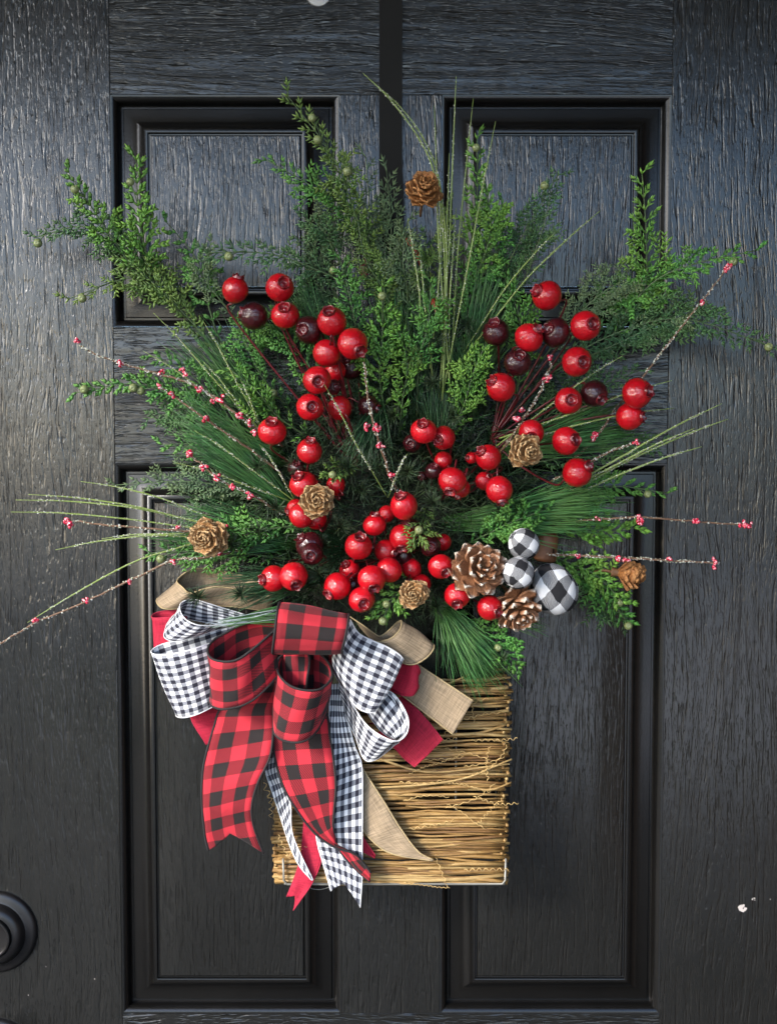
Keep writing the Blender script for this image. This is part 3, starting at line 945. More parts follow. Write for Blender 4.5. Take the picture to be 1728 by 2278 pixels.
def calyx_mesh(seed):
    rnd = random.Random(seed)
    seg = 20
    prof = [(0.46, 0.86), (0.45, 0.92), (0.42, 0.97), (0.43, 1.03), (0.40, 1.035), (0.36, 0.96), (0.33, 0.86), (0.26, 0.75), (0.15, 0.72), (0.11, 0.78), (0.001, 0.80)]
    V, F = lathe(prof, seg)
    V = V.reshape(len(prof), seg, 3)
    for s in range(seg):
        h = (0.07 * math.cos(s / seg * 2 * math.pi * 5) + rnd.uniform(-0.04, 0.07))
        for k in (2, 3, 4, 5):
            wgt = (0.35, 1.0, 1.0, 0.4)[k - 2]
            V[k, s, 2] += h * wgt
            V[k, s, :2] *= 1 + 0.5 * h * wgt + rnd.uniform(-0.04, 0.04)
    return V.reshape(-1, 3), F


bv, bf = berry_mesh()
def lumpy(seed):
    r_ = np.random.default_rng(seed)
    v = bv.copy()
    for _ in range(7):
        dv = r_.normal(size=3)
        dv /= np.linalg.norm(dv)
        v *= (1 + r_.uniform(-.055, .04) * np.exp(-((bv @ dv - 1) ** 2) / .18))[:, None]
    th = np.arctan2(bv[:, 1], bv[:, 0])
    top = np.clip((bv[:, 2] - .1) / .8, 0, 1)
    v[:, :2] *= (1 + .025 * np.sin(th * 5 + seed) * top)[:, None]
    return v


BERRY = {(k, q): make_mesh('berry', lumpy(q + 10 * k), bf, M[m_]) for k, m_ in ((0, 'berry'), (1, 'berry_dark')) for q in range(6)}
CAL = {(k, s): make_mesh('calyx', *calyx_mesh(s), M[m_]) for k, m_ in ((0, 'calyx'), (1, 'calyx_dark')) for s in range(4)}


def berry_pick(base, label, berries):
    base = at(*base)
    t = thing('berry_pick', label, 'berry spray', base, 'artificial red berry sprays in the wreath')
    mb = MB()
    for (z, x, y, r, cx, cy, dark, d) in berries:
        p = at(z, x, y, d)
        rad = size(z, r, d) * 0.985
        if cx is None:
            ax = Vector((random.uniform(-.4, .4), 0.8, -0.5 if random.random() < .5 else .5))
        else:
            ox, oy = (cx - x) / r, (cy - y) / r
            q = math.hypot(ox, oy)
            if q > 0.97:
                ox, oy = ox / q * .97, oy / q * .97
            dz = math.sqrt(max(0.0, 1 - ox * ox - oy * oy))
            ax = Vector((ox, -dz, -oy))
        ax.normalize()
        b = bpy.data.objects.new('berry', BERRY[(dark, random.randrange(6))])
        link(b, t, p)
        b.rotation_mode = 'QUATERNION'
        b.rotation_quaternion = ax.to_track_quat('Z', 'Y') @ Quaternion((0, 0, 1), random.uniform(0, 6.28))
        b.scale = (rad * random.uniform(.97, 1.02), rad * random.uniform(.97, 1.02), rad * random.uniform(.98, 1.06))
        c = bpy.data.objects.new('calyx', CAL[(dark, random.randrange(4))])
        COL.objects.link(c)
        c.parent = b
        tail = p - ax * rad * 0.97
        m1 = tail - ax * 0.012 + Vector((0, 0.006, 0))
        m2 = (m1 + base) / 2 + Vector((random.uniform(-.006, .006), 0.012, random.uniform(-.006, .006)))
        mb.tube([tail, m1, m2, base], 0.0009, 0.0014, 14, 5)
    obj('stem', *mb.data(), M['stem_red'], t)
    return t


berry_pick(('f', 770, 1010, .05), 'long spray of red and maroon berries climbing to the upper left panel', [
    ('6', 150, 285, 102, 175, 190, 0, .10), ('6', 480, 272, 110, 518, 248, 0, .105), ('6', 518, 478, 106, 520, 425, 0, .10), ('6', 285, 480, 104, 185, 455, 1, .09),
    ('6', 695, 585, 104, 652, 592, 1, .105), ('6', 865, 520, 113, 848, 455, 0, .115), ('6', 1020, 692, 118, 1080, 752, 0, .125), ('6', 830, 757, 103, None, None, 0, .115),
    ('6', 757, 957, 110, 772, 978, 0, .125), ('6', 703, 1162, 108, 728, 1162, 0, .12), ('6', 930, 1165, 92, None, None, 0, .095), ('6', 895, 890, 78, None, None, 0, .085),
    ('6', 1010, 860, 100, 980, 800, 1, .07), ('6', 880, 1010, 60, 905, 1010, 1, .1), ('6', 1140, 1150, 82, 1215, 1175, 1, .08)])
berry_pick(('f', 720, 1060, .05), 'red berries left of centre, the largest behind a small tan cone', [
    ('6', 420, 1345, 108, 424, 1265, 0, .125), ('5', 430, 12, 98, 440, -70, 0, .12), ('5', 385, 265, 106, 350, 192, 0, .115), ('5', 335, 135, 66, 340, 100, 1, .09), ('5', 630, 260, 72, None, None, 0, .085),
    ('5', 640, 300, 50, None, None, 0, .08), ('5', 330, 440, 72, 268, 462, 0, .1), ('5', 375, 490, 98, None, None, 0, .115), ('5', 480, 520, 82, None, None, 0, .1)])
berry_pick(('f', 720, 1200, .05), 'two touching red berries low left with two maroon berries above', [
    ('5', 430, 715, 104, 365, 655, 1, .11), ('5', 447, 778, 88, 445, 790, 1, .13), ('5', 165, 966, 102, 80, 966, 0, .13), ('5', 316, 950, 107, 340, 1005, 0, .138)])
berry_pick(('f', 860, 1200, .05), 'crowded red berry spray just above the plaid centre loop', [
    ('5', 640, 1022, 106, 572, 1078, 0, .13), ('5', 895, 965, 107, 915, 1032, 0, .14), ('5', 820, 1125, 100, 838, 1142, 0, .14), ('5', 1022, 900, 98, None, None, 0, .125), ('5', 795, 722, 107, 812, 645, 0, .135),
    ('5', 920, 562, 88, 920, 470, 0, .125), ('5', 1135, 420, 109, 1108, 340, 0, .135), ('5', 1128, 655, 102, 1120, 735, 0, .12), ('5', 995, 755, 88, 1070, 770, 0, .115), ('5', 1195, 890, 78, None, None, 0, .1),
    ('5', 1185, 590, 80, 1230, 610, 1, .11), ('5', 1335, 720, 76, 1333, 722, 1, .115), ('5', 1425, 695, 66, None, None, 0, .09), ('5', 1415, 870, 100, 1445, 910, 0, .13), ('5', 1130, 790, 70, None, None, 1, .1), ('5', 730, 900, 80, 700, 850, 0, .105), ('5', 1260, 1000, 78, None, None, 0, .1), ('5', 760, 1010, 60, None, None, 1, .11), ('5', 1010, 480, 66, None, None, 0, .1)])
berry_pick(('f', 950, 1080, .05), 'red berries in the middle right beside the rosette shaped cone', [
    ('7', 350, 412, 125, 330, 345, 0, .125), ('7', 530, 478, 118, 472, 505, 0, .115), ('7', 235, 530, 88, 220, 540, 1, .09), ('7', 530, 690, 90, None, None, 0, .09), ('7', 435, 790, 80, 440, 740, 1, .1),
    ('7', 335, 840, 52, 320, 850, 1, .09), ('7', 945, 665, 128, 868, 600, 0, .125), ('7', 790, 665, 62, 745, 665, 0, .1), ('7', 905, 880, 88, 960, 830, 0, .1), ('7', 1055, 960, 132, 1075, 1082, 0, .135),
    ('7', 612, 880, 132, 585, 985, 0, .135), ('7', 690, 950, 95, 650, 1060, 0, .11), ('7', 1345, 425, 122, 1335, 480, 0, .105)])
berry_pick(('f', 1060, 950, .05), 'red and maroon berries fanning out over the upper right greenery', [
    ('d', 685, 190, 66, 632, 172, 0, .12), ('d', 605, 370, 63, 642, 335, 0, .115), ('d', 722, 348, 63, 680, 335, 1, .11), ('d', 850, 320, 66, 872, 318, 0, .12), ('d', 810, 476, 66, 832, 482, 0, .12),
    ('d', 463, 346, 60, 450, 310, 1, .09), ('d', 557, 478, 60, 560, 450, 1, .11), ('d', 488, 585, 64, 442, 560, 0, .115), ('d', 775, 645, 63, 780, 643, 0, .12), ('d', 887, 614, 60, 912, 642, 1, .11),
    ('d', 1070, 612, 66, 1114, 605, 0, .115), ('d', 1040, 712, 60, 1092, 715, 0, .1), ('d', 765, 818, 64, 800, 812, 0, .12), ('d', 812, 955, 65, 860, 925, 0, .12)])
berry_pick(('f', 990, 1240, .05), 'two separate red berries beneath the white tipped cones', [
    ('5', 1530, 1087, 101, 1525, 1145, 0, .13), ('9', 435, 645, 99, 492, 665, 0, .135)])

# ------------------------------------------------------------------ pine cones
def scale_mesh(mat, width=0.8, curl_=0.12, lip=0.07):
    V, F = [], []
    nu, nv = 6, 4
    for side in (1, -1):
        for i in range(nu + 1):
            x = i / nu
            hw = width / 2 * (0.35 + 0.65 * math.sin(min(1.0, x * 1.25) * math.pi / 2)) * (1.0 if x < 0.72 else math.sqrt(max(0.0, 1 - ((x - 0.72) / 0.285) ** 2)))
            for j in range(nv + 1):
                v = 2 * j / nv - 1
                y = v * max(hw, 0.02)
                xe = x - 0.05 * v * v * x
                z = curl_ * x * x + 0.10 * v * v * x * (1 if width < 0.9 else 0.6)
                th = 0.02 + (lip * (x ** 3))
                edge = (1 - abs(v) ** 4) if x < 0.999 else 0.3
                V.append((xe, y, z + side * th * (0.35 + 0.65 * edge) - (0.03 if side < 0 else 0)))
    o = (nu + 1) * (nv + 1)
    g = lambda i, j, s: s * o + i * (nv + 1) + j
    for i in range(nu):
        for j in range(nv):
            F.append((g(i, j, 0), g(i + 1, j, 0), g(i + 1, j + 1, 0), g(i, j + 1, 0)))
            F.append((g(i, j, 1), g(i, j + 1, 1), g(i + 1, j + 1, 1), g(i + 1, j, 1)))
    for i in range(nu):
        F.append((g(i, 0, 0), g(i, 0, 1), g(i + 1, 0, 1), g(i + 1, 0, 0)))
        F.append((g(i, nv, 0), g(i + 1, nv, 0), g(i + 1, nv, 1), g(i, nv, 1)))
    for j in range(nv):
        F.append((g(nu, j, 0), g(nu, j, 1), g(nu, j + 1, 1), g(nu, j + 1, 0)))
    return make_mesh('scale', V, F, mat)


SC_TAN = scale_mesh(M['cone_tan'])
SC_ORG = scale_mesh(M['cone_orange'])
SC_WHT = scale_mesh(M['cone_white'], 0.72, 0.22, 0.09)


def pine_cone(p, rad, axis, mesh, n, label, group, mat_core, elong=1.0, opened=False, e0=82, e1=-12, stem=True):
    t = thing('pine_cone', label, 'pine cone', p, group)
    axis = Vector(axis).normalized()
    q = axis.to_track_quat('Z', 'Y')
    H = rad * 0.9 * elong
    for i in range(n):
        s = (i + 0.5) / n
        phi = i * 2.39996 + random.uniform(-.08, .08)
        if opened:
            el = 66 - 88 * s ** 0.75
            L = rad * (0.40 + 0.64 * math.sin(min(1, s * 1.5) * math.pi / 2)) * random.uniform(.9, 1.06)
            zp = H * (0.45 - 1.0 * s)
        else:
            el = e0 + (e1 - e0) * s ** 0.62
            L = rad * (0.34 + 0.62 * math.sin(min(1, s * 1.35) * math.pi / 2)) * random.uniform(.8, 1.12)
            zp = H * (0.42 - 0.95 * s)
        o = bpy.data.objects.new('scale', mesh)
        COL.objects.link(o)
        o.parent = t
        o.rotation_mode = 'QUATERNION'
        o.rotation_quaternion = q @ Quaternion((0, 0, 1), phi) @ Quaternion((0, 1, 0), -R(el + random.uniform(-8, 8))) @ Quaternion((1, 0, 0), random.uniform(-.3, .3))
        r0 = rad * 0.06
        o.location = q @ Vector((math.cos(phi) * r0, math.sin(phi) * r0, zp))
        o.scale = (L, L * random.uniform(.92, 1.08) * (0.95 if not opened else 0.9), L)
    mb = MB()
    c = Vector(p)
    mb.tube([c + axis * H * 0.5, c + axis * 0, c - axis * H * 0.55, c - axis * (H * 0.75)], rad * 0.10, rad * 0.3, 8, 8)
    if stem:
        e = c - axis * (H * 0.7)
        mb.tube([e, e - axis * rad * 0.5, e - axis * rad * 1.0 + Vector((0, 0.008, -0.004))], rad * 0.09, rad * 0.07, 8, 6)
    obj('core', *mb.data(), mat_core, t)
    return t


G1, G2 = 'small natural pine cones wired into the wreath', 'large pine cones with white painted tips'
core_t = simple('cone core', (0.12, 0.055, 0.02), 0.7)
pine_cone(at('f', 917, 408, .15), size('f', 40, .15), (0.1, -0.85, 0.45), SC_ORG, 56, 'orange brown cone on its own at the top near the black strap', G1, core_t, 1.05)
pine_cone(at('f', 685, 1083, .15), size('f', 39, .15), (0.05, -1, 0.1), SC_TAN, 60, 'small tan cone sitting on red berries left of centre', G1, core_t, 1.0)
pine_cone(at('f', 447, 1160, .12), size('f', 42, .12), (-0.2, -1, 0.0), SC_TAN, 62, 'small tan cone furthest left, above the burlap loop', G1, core_t, 1.0)
pine_cone(at('7', 1300, 600, .14), size('7', 165, .14), (0.35, -1, -0.05), SC_TAN, 50, 'rosette shaped small cone right of centre under a red berry', G1, core_t, 1.0)
pine_cone(at('f', 892, 1283, .14), size('f', 34, .14), (0.0, -1, 0.05), SC_TAN, 56, 'small tan cone below the berries right of the plaid centre loop', G1, core_t, 1.0)
pine_cone(at('9', 1470, 395, .08), size('9', 140, .08), (0.93, -0.3, -0.12), SC_ORG, 54, 'small brown cone lying sideways at far right below a frosted twig', G1, core_t, 1.35, e0=70, e1=25)
pine_cone(at('9', 352, 350, .145), size('9', 200, .145), (0.25, -0.85, 0.35), SC_WHT, 34, 'white tipped open cone touching the smallest checked balls, the upper one', G2, core_t, 0.95, True)
pine_cone(at('9', 640, 655, .13), size('9', 178, .13), (0.3, -0.75, -0.6), SC_WHT, 34, 'white tipped open cone under the checked balls, the lower one', G2, core_t, 0.95, True)

# ------------------------------------------------------------------ checked balls and the rusty ornament
def ball(p, rad, rot, mat, label, sq=(1, 1, 1)):
    V, F = lathe([(max(0.001, math.sin(R(a))), -math.cos(R(a))) for a in np.linspace(0, 180, 41)], 60)
    V = np.array(V)
    fold = 1 + 0.012 * np.sin(np.arctan2(V[:, 1], V[:, 0]) * 9) * (np.abs(V[:, 2]) ** 2) - 0.05 * np.exp(-((np.abs(V[:, 2]) - 1) / 0.05) ** 2)
    V *= fold[:, None]
    r_ = np.random.default_rng(int(rad * 1e6))
    U = V / np.linalg.norm(V, axis=1, keepdims=True)
    for _ in range(9):
        dv = r_.normal(size=3)
        dv /= np.linalg.norm(dv)
        V *= (1 + r_.uniform(-.07, .05) * np.exp(-((U @ dv - 1) ** 2) / .1))[:, None]
    lonv, latv = np.arctan2(U[:, 1], U[:, 0]), np.arcsin(np.clip(U[:, 2], -1, 1))
    V *= (1 - 0.03 * np.exp(-(np.sin(lonv * 1.5 + latv * 1.2) / .12) ** 2))[:, None]
    me = make_mesh('checked_ball', V, F, mat)
    o = bpy.data.objects.new('checked_ball', me)
    link(o, None, p)
    o.rotation_euler = rot
    o.scale = (rad * sq[0], rad * sq[1], rad * sq[2])
    return tag(o, label, 'ornament ball', 'black and white checked fabric balls')


ball(at('9', 687, 175, .13), size('9', 120, .13), (R(12), R(-50), R(-4)), ball_mat('check cloth, top ball', 8, 1.55, .1), 'topmost black and white checked ball, beside the rust brown ornament')
ball(at('9', 645, 385, .15), size('9', 122, .15), (R(-10), R(38), R(12)), ball_mat('check cloth, middle ball', 8, 1.45, .08), 'middle checked ball between the white tipped cones and the big ball', (1, 1, .97))
ball(at('9', 905, 508, .115), size('9', 186, .115), (R(18), R(52), R(8)), ball_mat('check cloth, large ball', 10, 1.75, .35), 'largest black and white checked ball, at the lower right', (1.08, 1.0, .97))
rp = at('9', 858, 185, .07)
rr = size('9', 86, .07)
V, F = lathe([(0.001, 1.35), (0.3, 1.33), (0.62, 1.2), (0.84, 0.95), (0.92, 0.6), (0.95, 0.1), (0.98, -0.5), (1.02, -1.0), (0.98, -1.15), (0.85, -1.3), (0.6, -1.38), (0.001, -1.4)], 28)
Q = Quaternion((0, 1, 0), R(8))
V = np.array([tuple(Q @ Vector((v[0] * rr, v[1] * rr * .8, v[2] * rr)) + rp) for v in V])
rust = thing('rusty_ornament', 'rust brown rounded ornament tucked behind the topmost checked ball', 'ornament', rp)
obj('body', V, F, M['rust'], rust)
kv, kf = box(0.0052, 0.0062, -rr * .86, -rr * .5, -0.010, -0.002)
obj('slot', kv + np.array(tuple(rp)), kf, M['iron'], rust, smooth=False)

# ------------------------------------------------------------------ greenery
def rnd_unit(n):
    v = RNG.normal(size=(n, 3))
    return v / np.linalg.norm(v, axis=1, keepdims=True)


def short_needles(P0, D, L, r):
    """stubby scale leaves from P0 along D"""
    P0, D, L = np.asarray(P0), np.asarray(D), np.asarray(L)
    P = np.stack([P0, P0 + D * (L * 0.45)[:, None], P0 + D * L[:, None]], 1)
    rad = np.stack([np.full(len(L), r * 0.6), np.full(len(L), r), np.full(len(L), r * 0.12)], 1)
    return tubes(P, rad, 3)


def frond(stem, brl, step, nl, nr, seed, tri_step=None, fwd=50, flat=0.22, start=0.12, hug=(26, 48)):
    """a cedar spray: returns foliage (V,F) and the stem points"""
    rnd = np.random.default_rng(seed)
    L = np.linalg.norm(np.diff(stem, axis=0), axis=1).sum()
    n = max(6, int(L / step))
    S = spline(stem, n + 1)
    T = np.gradient(S, axis=0)
    T /= np.linalg.norm(T, axis=1, keepdims=True)
    P0, D, LL, AG = [], [], [], []
    tag_ = lambda v: AG.extend([v] * (len(LL) - len(AG)))
    TA = []
    tw = []
    view = np.array((0, -1.0, 0.1))
    tri_step = tri_step or nl * 0.66
    for i in range(int(n * start), n + 1):
        t = i / n
        prof = (0.35 + 0.65 * math.sin(min(1, (t - start) / 0.32) * math.pi / 2)) * (1 - max(0, t - 0.42) / 0.58 * 0.9)
        tan = T[i]
        sidev = np.cross(tan, view)
        sidev /= np.linalg.norm(sidev) + 1e-9
        upv = np.cross(sidev, tan)
        for sg in ((1,) if i % 2 else (-1,)) if prof < 0.25 else (1, -1):
            bl = brl * prof * rnd.uniform(0.6, 1.15)
            ang = R(fwd + rnd.uniform(-12, 12))
            d = tan * math.cos(ang) + sidev * sg * math.sin(ang) + upv * rnd.normal(0, flat)
            d /= np.linalg.norm(d)
            k = max(2, int(bl / tri_step))
            p = S[i].copy()
            sv = np.cross(d, upv)
            sv /= np.linalg.norm(sv) + 1e-9
            pts = [p.copy()]
            for j in range(k):
                d = d + tan * 0.05 + rnd.normal(0, 0.05, 3)
                d /= np.linalg.norm(d)
                p = p + d * tri_step
                pts.append(p.copy())
                f = 1 - 0.45 * j / k
                for s2 in (1, -1):
                    a2 = R(rnd.uniform(*hug))
                    dd = d * math.cos(a2) + sv * s2 * math.sin(a2) + upv * rnd.normal(0, 0.25)
                    P0.append(p)
                    D.append(dd / np.linalg.norm(dd))
                    LL.append(nl * f * rnd.uniform(0.7, 1.25))
                tag_(0.25 * t + 0.75 * (j / k) ** 1.5)
                if j > 1 and j % 2 == 0 and bl > brl * 0.5:            # a little side fork
                    a2 = R(45) * (1 if rnd.random() < .5 else -1)
                    dd = d * math.cos(a2) + sv * math.sin(a2)
                    for g in range(1, 4):
                        pp = p + dd * tri_step * g
                        for s3 in (1, -1):
                            d3 = dd * 0.8 + np.cross(dd, upv) * s3 * 0.55 + rnd.normal(0, .1, 3)
                            P0.append(pp - dd * tri_step)
                            D.append(d3 / np.linalg.norm(d3))
                            LL.append(nl * rnd.uniform(.6, 1.0))
            P0.append(p)
            D.append(d)
            LL.append(nl)
            q = np.array(pts)
            tw.append(spline(q, 4))
            tag_(0.3 * t + 0.7)
            TA.extend([0.3 * t] * 12)
        P0.append(S[i])
        D.append(tan * .8 + sidev * rnd.uniform(-.5, .5))
        LL.append(nl)
        tag_(t)
    V, F = short_needles(np.array(P0), np.array(D), np.array(LL), nr)
    tw = np.array(tw)
    V2, F2 = tubes(tw, np.tile(np.array([nr * 0.7, nr * 0.62, nr * 0.5, nr * 0.3]), (len(tw), 1)), 3)
    return np.concatenate([V, V2]), np.concatenate([F, F2 + len(V)]), S, np.concatenate([np.repeat(AG, 9), TA])


JB = make_mesh('juniper_berry', *lathe([(max(.001, math.sin(R(a))), -math.cos(R(a))) for a in np.linspace(0, 165, 9)] + [(0.16, 0.86), (0.001, 0.84)], 14), M['juniper'])
STYLE = {  # branchlet length, step, needle length, needle radius, material, forward angle
    'bright': (0.026, 0.0105, 0.0066, 0.00155, 'cedar_bright', 38), 'mid': (0.027, 0.0105, 0.0064, 0.0014, 'cedar_mid', 38), 'dark': (0.027, 0.0085, 0.0066, 0.0010, 'cedar_dark', 42),
    'olive': (0.025, 0.0095, 0.0064, 0.00125, 'cedar_olive', 40), 'grey': (0.034, 0.0105, 0.0066, 0.0009, 'cedar_grey', 34)}
GC = 'artificial cedar sprigs in the wreath'
sprig_seed = [100]


def cedar(pts, style, label, fat=1.0, berries=()):
    W = [at('f', *p) for p in pts]
    t = thing('cedar_sprig', label, 'cedar sprig', W[0], GC)
    brl, step, nl, nr, mat, fw = STYLE[style]
    sprig_seed[0] += 1
    vr = random.Random(sprig_seed[0])
    brl, step, nl, nr, fw = brl * vr.uniform(.8, 1.25), step * vr.uniform(.85, 1.2), nl * vr.uniform(.85, 1.25), nr * vr.uniform(.85, 1.3), fw + vr.uniform(-8, 9)
    V, F, S, AGE = frond(np.array([tuple(p) for p in W]), brl * fat, step, nl, nr, sprig_seed[0], fwd=fw, hug=(15, 33) if style in ('bright', 'mid') else (24, 46), flat=0.16)
    obj('foliage', V, F, M[mat], t, age=AGE)
    mb = MB()
    mb.tube([tuple(p) for p in S], 0.0012, 0.0005, sides=5)
    obj('stem', *mb.data(), M['stem_green'], t)
    for (x, y, d) in berries:
        p = at('f', x, y, d)
        o = bpy.data.objects.new('juniper_berry', JB)
        link(o, t, p)
        r = size('f', random.uniform(8.5, 10), d)
        k = int(np.argmin(np.linalg.norm(S - np.array(tuple(p)), axis=1)))
        gap = p - Vector(S[k])
        if gap.length > 0.0065:
            p = Vector(S[k]) + gap.normalized() * 0.0065
            o.location = p - wl(t)
        k = max(0, k - 2)
        mb = MB()
        mb.tube([tuple(S[k]), tuple((Vector(S[k]) + p) / 2 + Vector((0, -.002, .002))), tuple(p)], 0.0006, 0.0005, 6, 4)
        obj('berry_stalk', *mb.data(), M['stem_green'], t)
        o.scale = (r, r, r)
        o.rotation_euler = (R(random.uniform(40, 120)), R(random.uniform(-40, 40)), 0)
    return t


cedar([(335, 640, .05), (318, 560, .07), (300, 460, .09), (295, 345, .10)], 'bright', 'fresh green upright cedar tip over the left edge of the upper left panel', 1.0, [(276, 392, .1)])
cedar([(345, 660, .05), (260, 540, .08), (200, 450, .10), (148, 372, .115)], 'bright', 'fresh green cedar tip leaning up left past the upper left panel corner', .95, [(152, 411, .12)])
cedar([(420, 640, .04), (300, 560, .055), (190, 490, .06), (80, 512, .06)], 'dark', 'thin dark cedar sprig reaching farthest left at the height of the upper left panel', .8, [(83, 527, .06)])
cedar([(430, 700, .05), (360, 620, .06), (280, 600, .07), (150, 645, .075)], 'olive', 'olive cedar sprig drooping left at the foot of the upper left panel', 1.1, [(175, 655, .08)])
cedar([(500, 790, .04), (400, 680, .06), (330, 610, .07), (270, 560, .075)], 'olive', 'olive cedar sprig lying across the lower left corner of the upper left panel', 1.1)
cedar([(480, 760, .04), (445, 640, .055), (425, 560, .06), (360, 480, .07)], 'mid', 'slim green cedar sprig in front of the upper left panel field', .9)
cedar([(800, 640, .05), (690, 585, .07), (580, 548, .08), (450, 545, .08)], 'dark', 'dark cedar sprig lying level across the upper left panel', .8, [(495, 556, .085), (742, 539, .08)])
cedar([(840, 640, .04), (770, 470, .09), (720, 340, .12), (622, 208, .13)], 'olive', 'yellowish cedar sprig pointing up left to the top of the upper left panel', 1.15, [(681, 246, .135), (685, 302, .13), (792, 352, .12)])
cedar([(790, 560, .05), (735, 440, .09), (670, 400, .105), (575, 345, .11)], 'mid', 'dark green cedar sprig curving left from the yellowish upright sprig', 1.15)
cedar([(830, 700, .04), (800, 560, .06), (800, 480, .07), (790, 340, .08)], 'grey', 'grey green feathery sprig standing left of the black strap', 1.0)
cedar([(830, 720, .04), (835, 600, .06), (845, 500, .07), (835, 370, .08)], 'grey', 'grey green feathery sprig standing over the end of the black strap', 1.0)
cedar([(760, 700, .035), (715, 620, .05), (690, 560, .055), (655, 520, .06)], 'grey', 'pale grey feathery sprig beside the upper left panel right edge', .9)
cedar([(980, 700, .04), (1010, 560, .06), (1030, 430, .09), (1030, 300, .10)], 'bright', 'green cedar sprig upright along the left edge of the upper right panel', 1.0, [(1026, 313, .11)])
cedar([(1060, 720, .04), (1090, 590, .06), (1140, 490, .075), (1205, 378, .085)], 'dark', 'dark cedar sprig leaning right across the upper right panel', 1.3, [(1128, 374, .09)])
cedar([(1060, 740, .04), (1080, 640, .05), (1100, 560, .06), (1170, 480, .065)], 'grey', 'grey forked sprig below the dark sprig on the upper right panel', 1.1)
cedar([(1290, 760, .04), (1385, 640, .06), (1395, 520, .085), (1386, 375, .10)], 'bright', 'light green cedar tip standing upright at the right edge of upper right panel', 1.15)
cedar([(1330, 700, .05), (1410, 610, .07), (1500, 570, .09), (1632, 541, .10)], 'mid', 'fresh cedar tip pointing right across the right stile', 1.1, [(1585, 590, .1)])
cedar([(1160, 790, .035), (1240, 690, .05), (1320, 620, .06), (1440, 580, .06)], 'grey', 'grey green fan sprig under the upper right panel', 1.3, [(1450, 482, .06)])
cedar([(1180, 800, .035), (1330, 720, .05), (1480, 690, .065), (1690, 758, .07)], 'dark', 'long dark cedar sprig drooping to the right photo edge', 1.2, [(1660, 750, .075)])
cedar([(1150, 830, .03), (1270, 760, .04), (1360, 710, .045), (1440, 700, .045)], 'dark', 'dark cedar sprig behind the berries on the right of the lock rail', 1.3)
cedar([(600, 960, .04), (430, 880, .055), (300, 830, .065), (165, 848, .07)], 'mid', 'cedar sprig reaching left across the lock rail with several green berries', 1.0, [(183, 841, .075), (290, 848, .075), (296, 888, .07), (470, 830, .07)])
cedar([(600, 1000, .035), (480, 930, .045), (400, 890, .05), (320, 905, .05)], 'dark', 'dark cedar sprig under the berried left sprig', 1.3)
cedar([(640, 900, .04), (570, 820, .06), (540, 760, .065), (510, 690, .07)], 'mid', 'green cedar sprig left of the long berry spray', 1.3, [(602, 880, .09)])
cedar([(600, 1090, .04), (480, 1050, .05), (380, 1040, .055), (250, 1048, .055)], 'grey', 'grey feathery sprig at the top left corner of the lower left panel', .8)
cedar([(640, 1210, .05), (520, 1195, .07), (430, 1190, .075), (325, 1195, .075)], 'mid', 'cedar sprig lying left under the farthest left cone', 1.0, [(352, 1245, .08)])
cedar([(840, 930, .05), (820, 820, .08), (825, 740, .09), (830, 620, .10)], 'bright', 'bright green cedar sprig upright in the middle between the berry sprays', 1.3, [(824, 636, .105)])
cedar([(860, 960, .05), (870, 860, .08), (880, 780, .09), (850, 690, .095)], 'bright', 'bright green cedar sprig in the middle, right of its taller twin', 1.2)
cedar([(960, 960, .05), (1000, 880, .08), (1020, 810, .085), (1050, 740, .09)], 'bright', 'green cedar sprig between the middle and the right hand berries', 1.3)
cedar([(720, 860, .05), (660, 780, .06), (620, 720, .06), (600, 650, .06)], 'mid', 'green cedar sprig behind the long berry spray', 1.3)
cedar([(920, 860, .03), (905, 720, .05), (900, 620, .06), (920, 520, .06)], 'dark', 'dark cedar sprig rising below the orange brown cone', 1.0)
cedar([(1100, 1080, .05), (1230, 1060, .06), (1330, 1050, .06), (1440, 1065, .06)], 'mid', 'cedar sprig pointing right just above the lower right panel', 1.1, [(1400, 1070, .065)])
cedar([(1120, 1120, .05), (1230, 1140, .07), (1300, 1150, .07), (1370, 1140, .07)], 'bright', 'light green cedar tip right of the rust brown ornament', 1.0)
cedar([(1170, 1210, .05), (1250, 1240, .06), (1310, 1290, .065), (1350, 1340, .06)], 'mid', 'cedar sprig hanging down right of the largest checked ball', 1.0, [(1352, 1290, .07), (1368, 1374, .06)])
cedar([(1180, 1200, .05), (1240, 1220, .065), (1290, 1245, .07), (1345, 1300, .07)], 'bright', 'small light cedar tip between largest ball and sideways cone', .9)
cedar([(900, 1230, .08), (870, 1270, .12), (845, 1300, .13), (820, 1330, .13)], 'bright', 'pale cedar tip with green berries beside the right burlap loop', .7, [(829, 1306, .14), (833, 1352, .135)])
cedar([(960, 1300, .06), (1030, 1360, .085), (1080, 1400, .095), (1120, 1440, .095)], 'mid', 'cedar sprig spreading over the top right of the basket', 1.2, [(1068, 1398, .11)])
cedar([(760, 1000, .06), (740, 1010, .1), (722, 1015, .12), (715, 1025, .13)], 'olive', 'small olive cedar tip with a grey berry above the left berries', .7, [(720, 1026, .14)])
cedar([(920, 1100, .08), (912, 1120, .12), (905, 1150, .135), (905, 1170, .135)], 'olive', 'small pale cedar tip with a berry over the crowded middle berries', .7, [(905, 1138, .145)])
cedar([(640, 1060, .04), (540, 990, .05), (450, 960, .055), (350, 960, .06)], 'mid', 'cedar sprig behind the left frosted twigs', 1.2)
cedar([(780, 900, .03), (740, 780, .04), (700, 680, .045), (660, 600, .045)], 'dark', 'dark cedar sprig deep behind the long berry spray', 1.5)
cedar([(960, 880, .03), (980, 760, .04), (1000, 680, .045), (1040, 600, .045)], 'dark', 'dark cedar sprig deep behind the grass blades', 1.5)
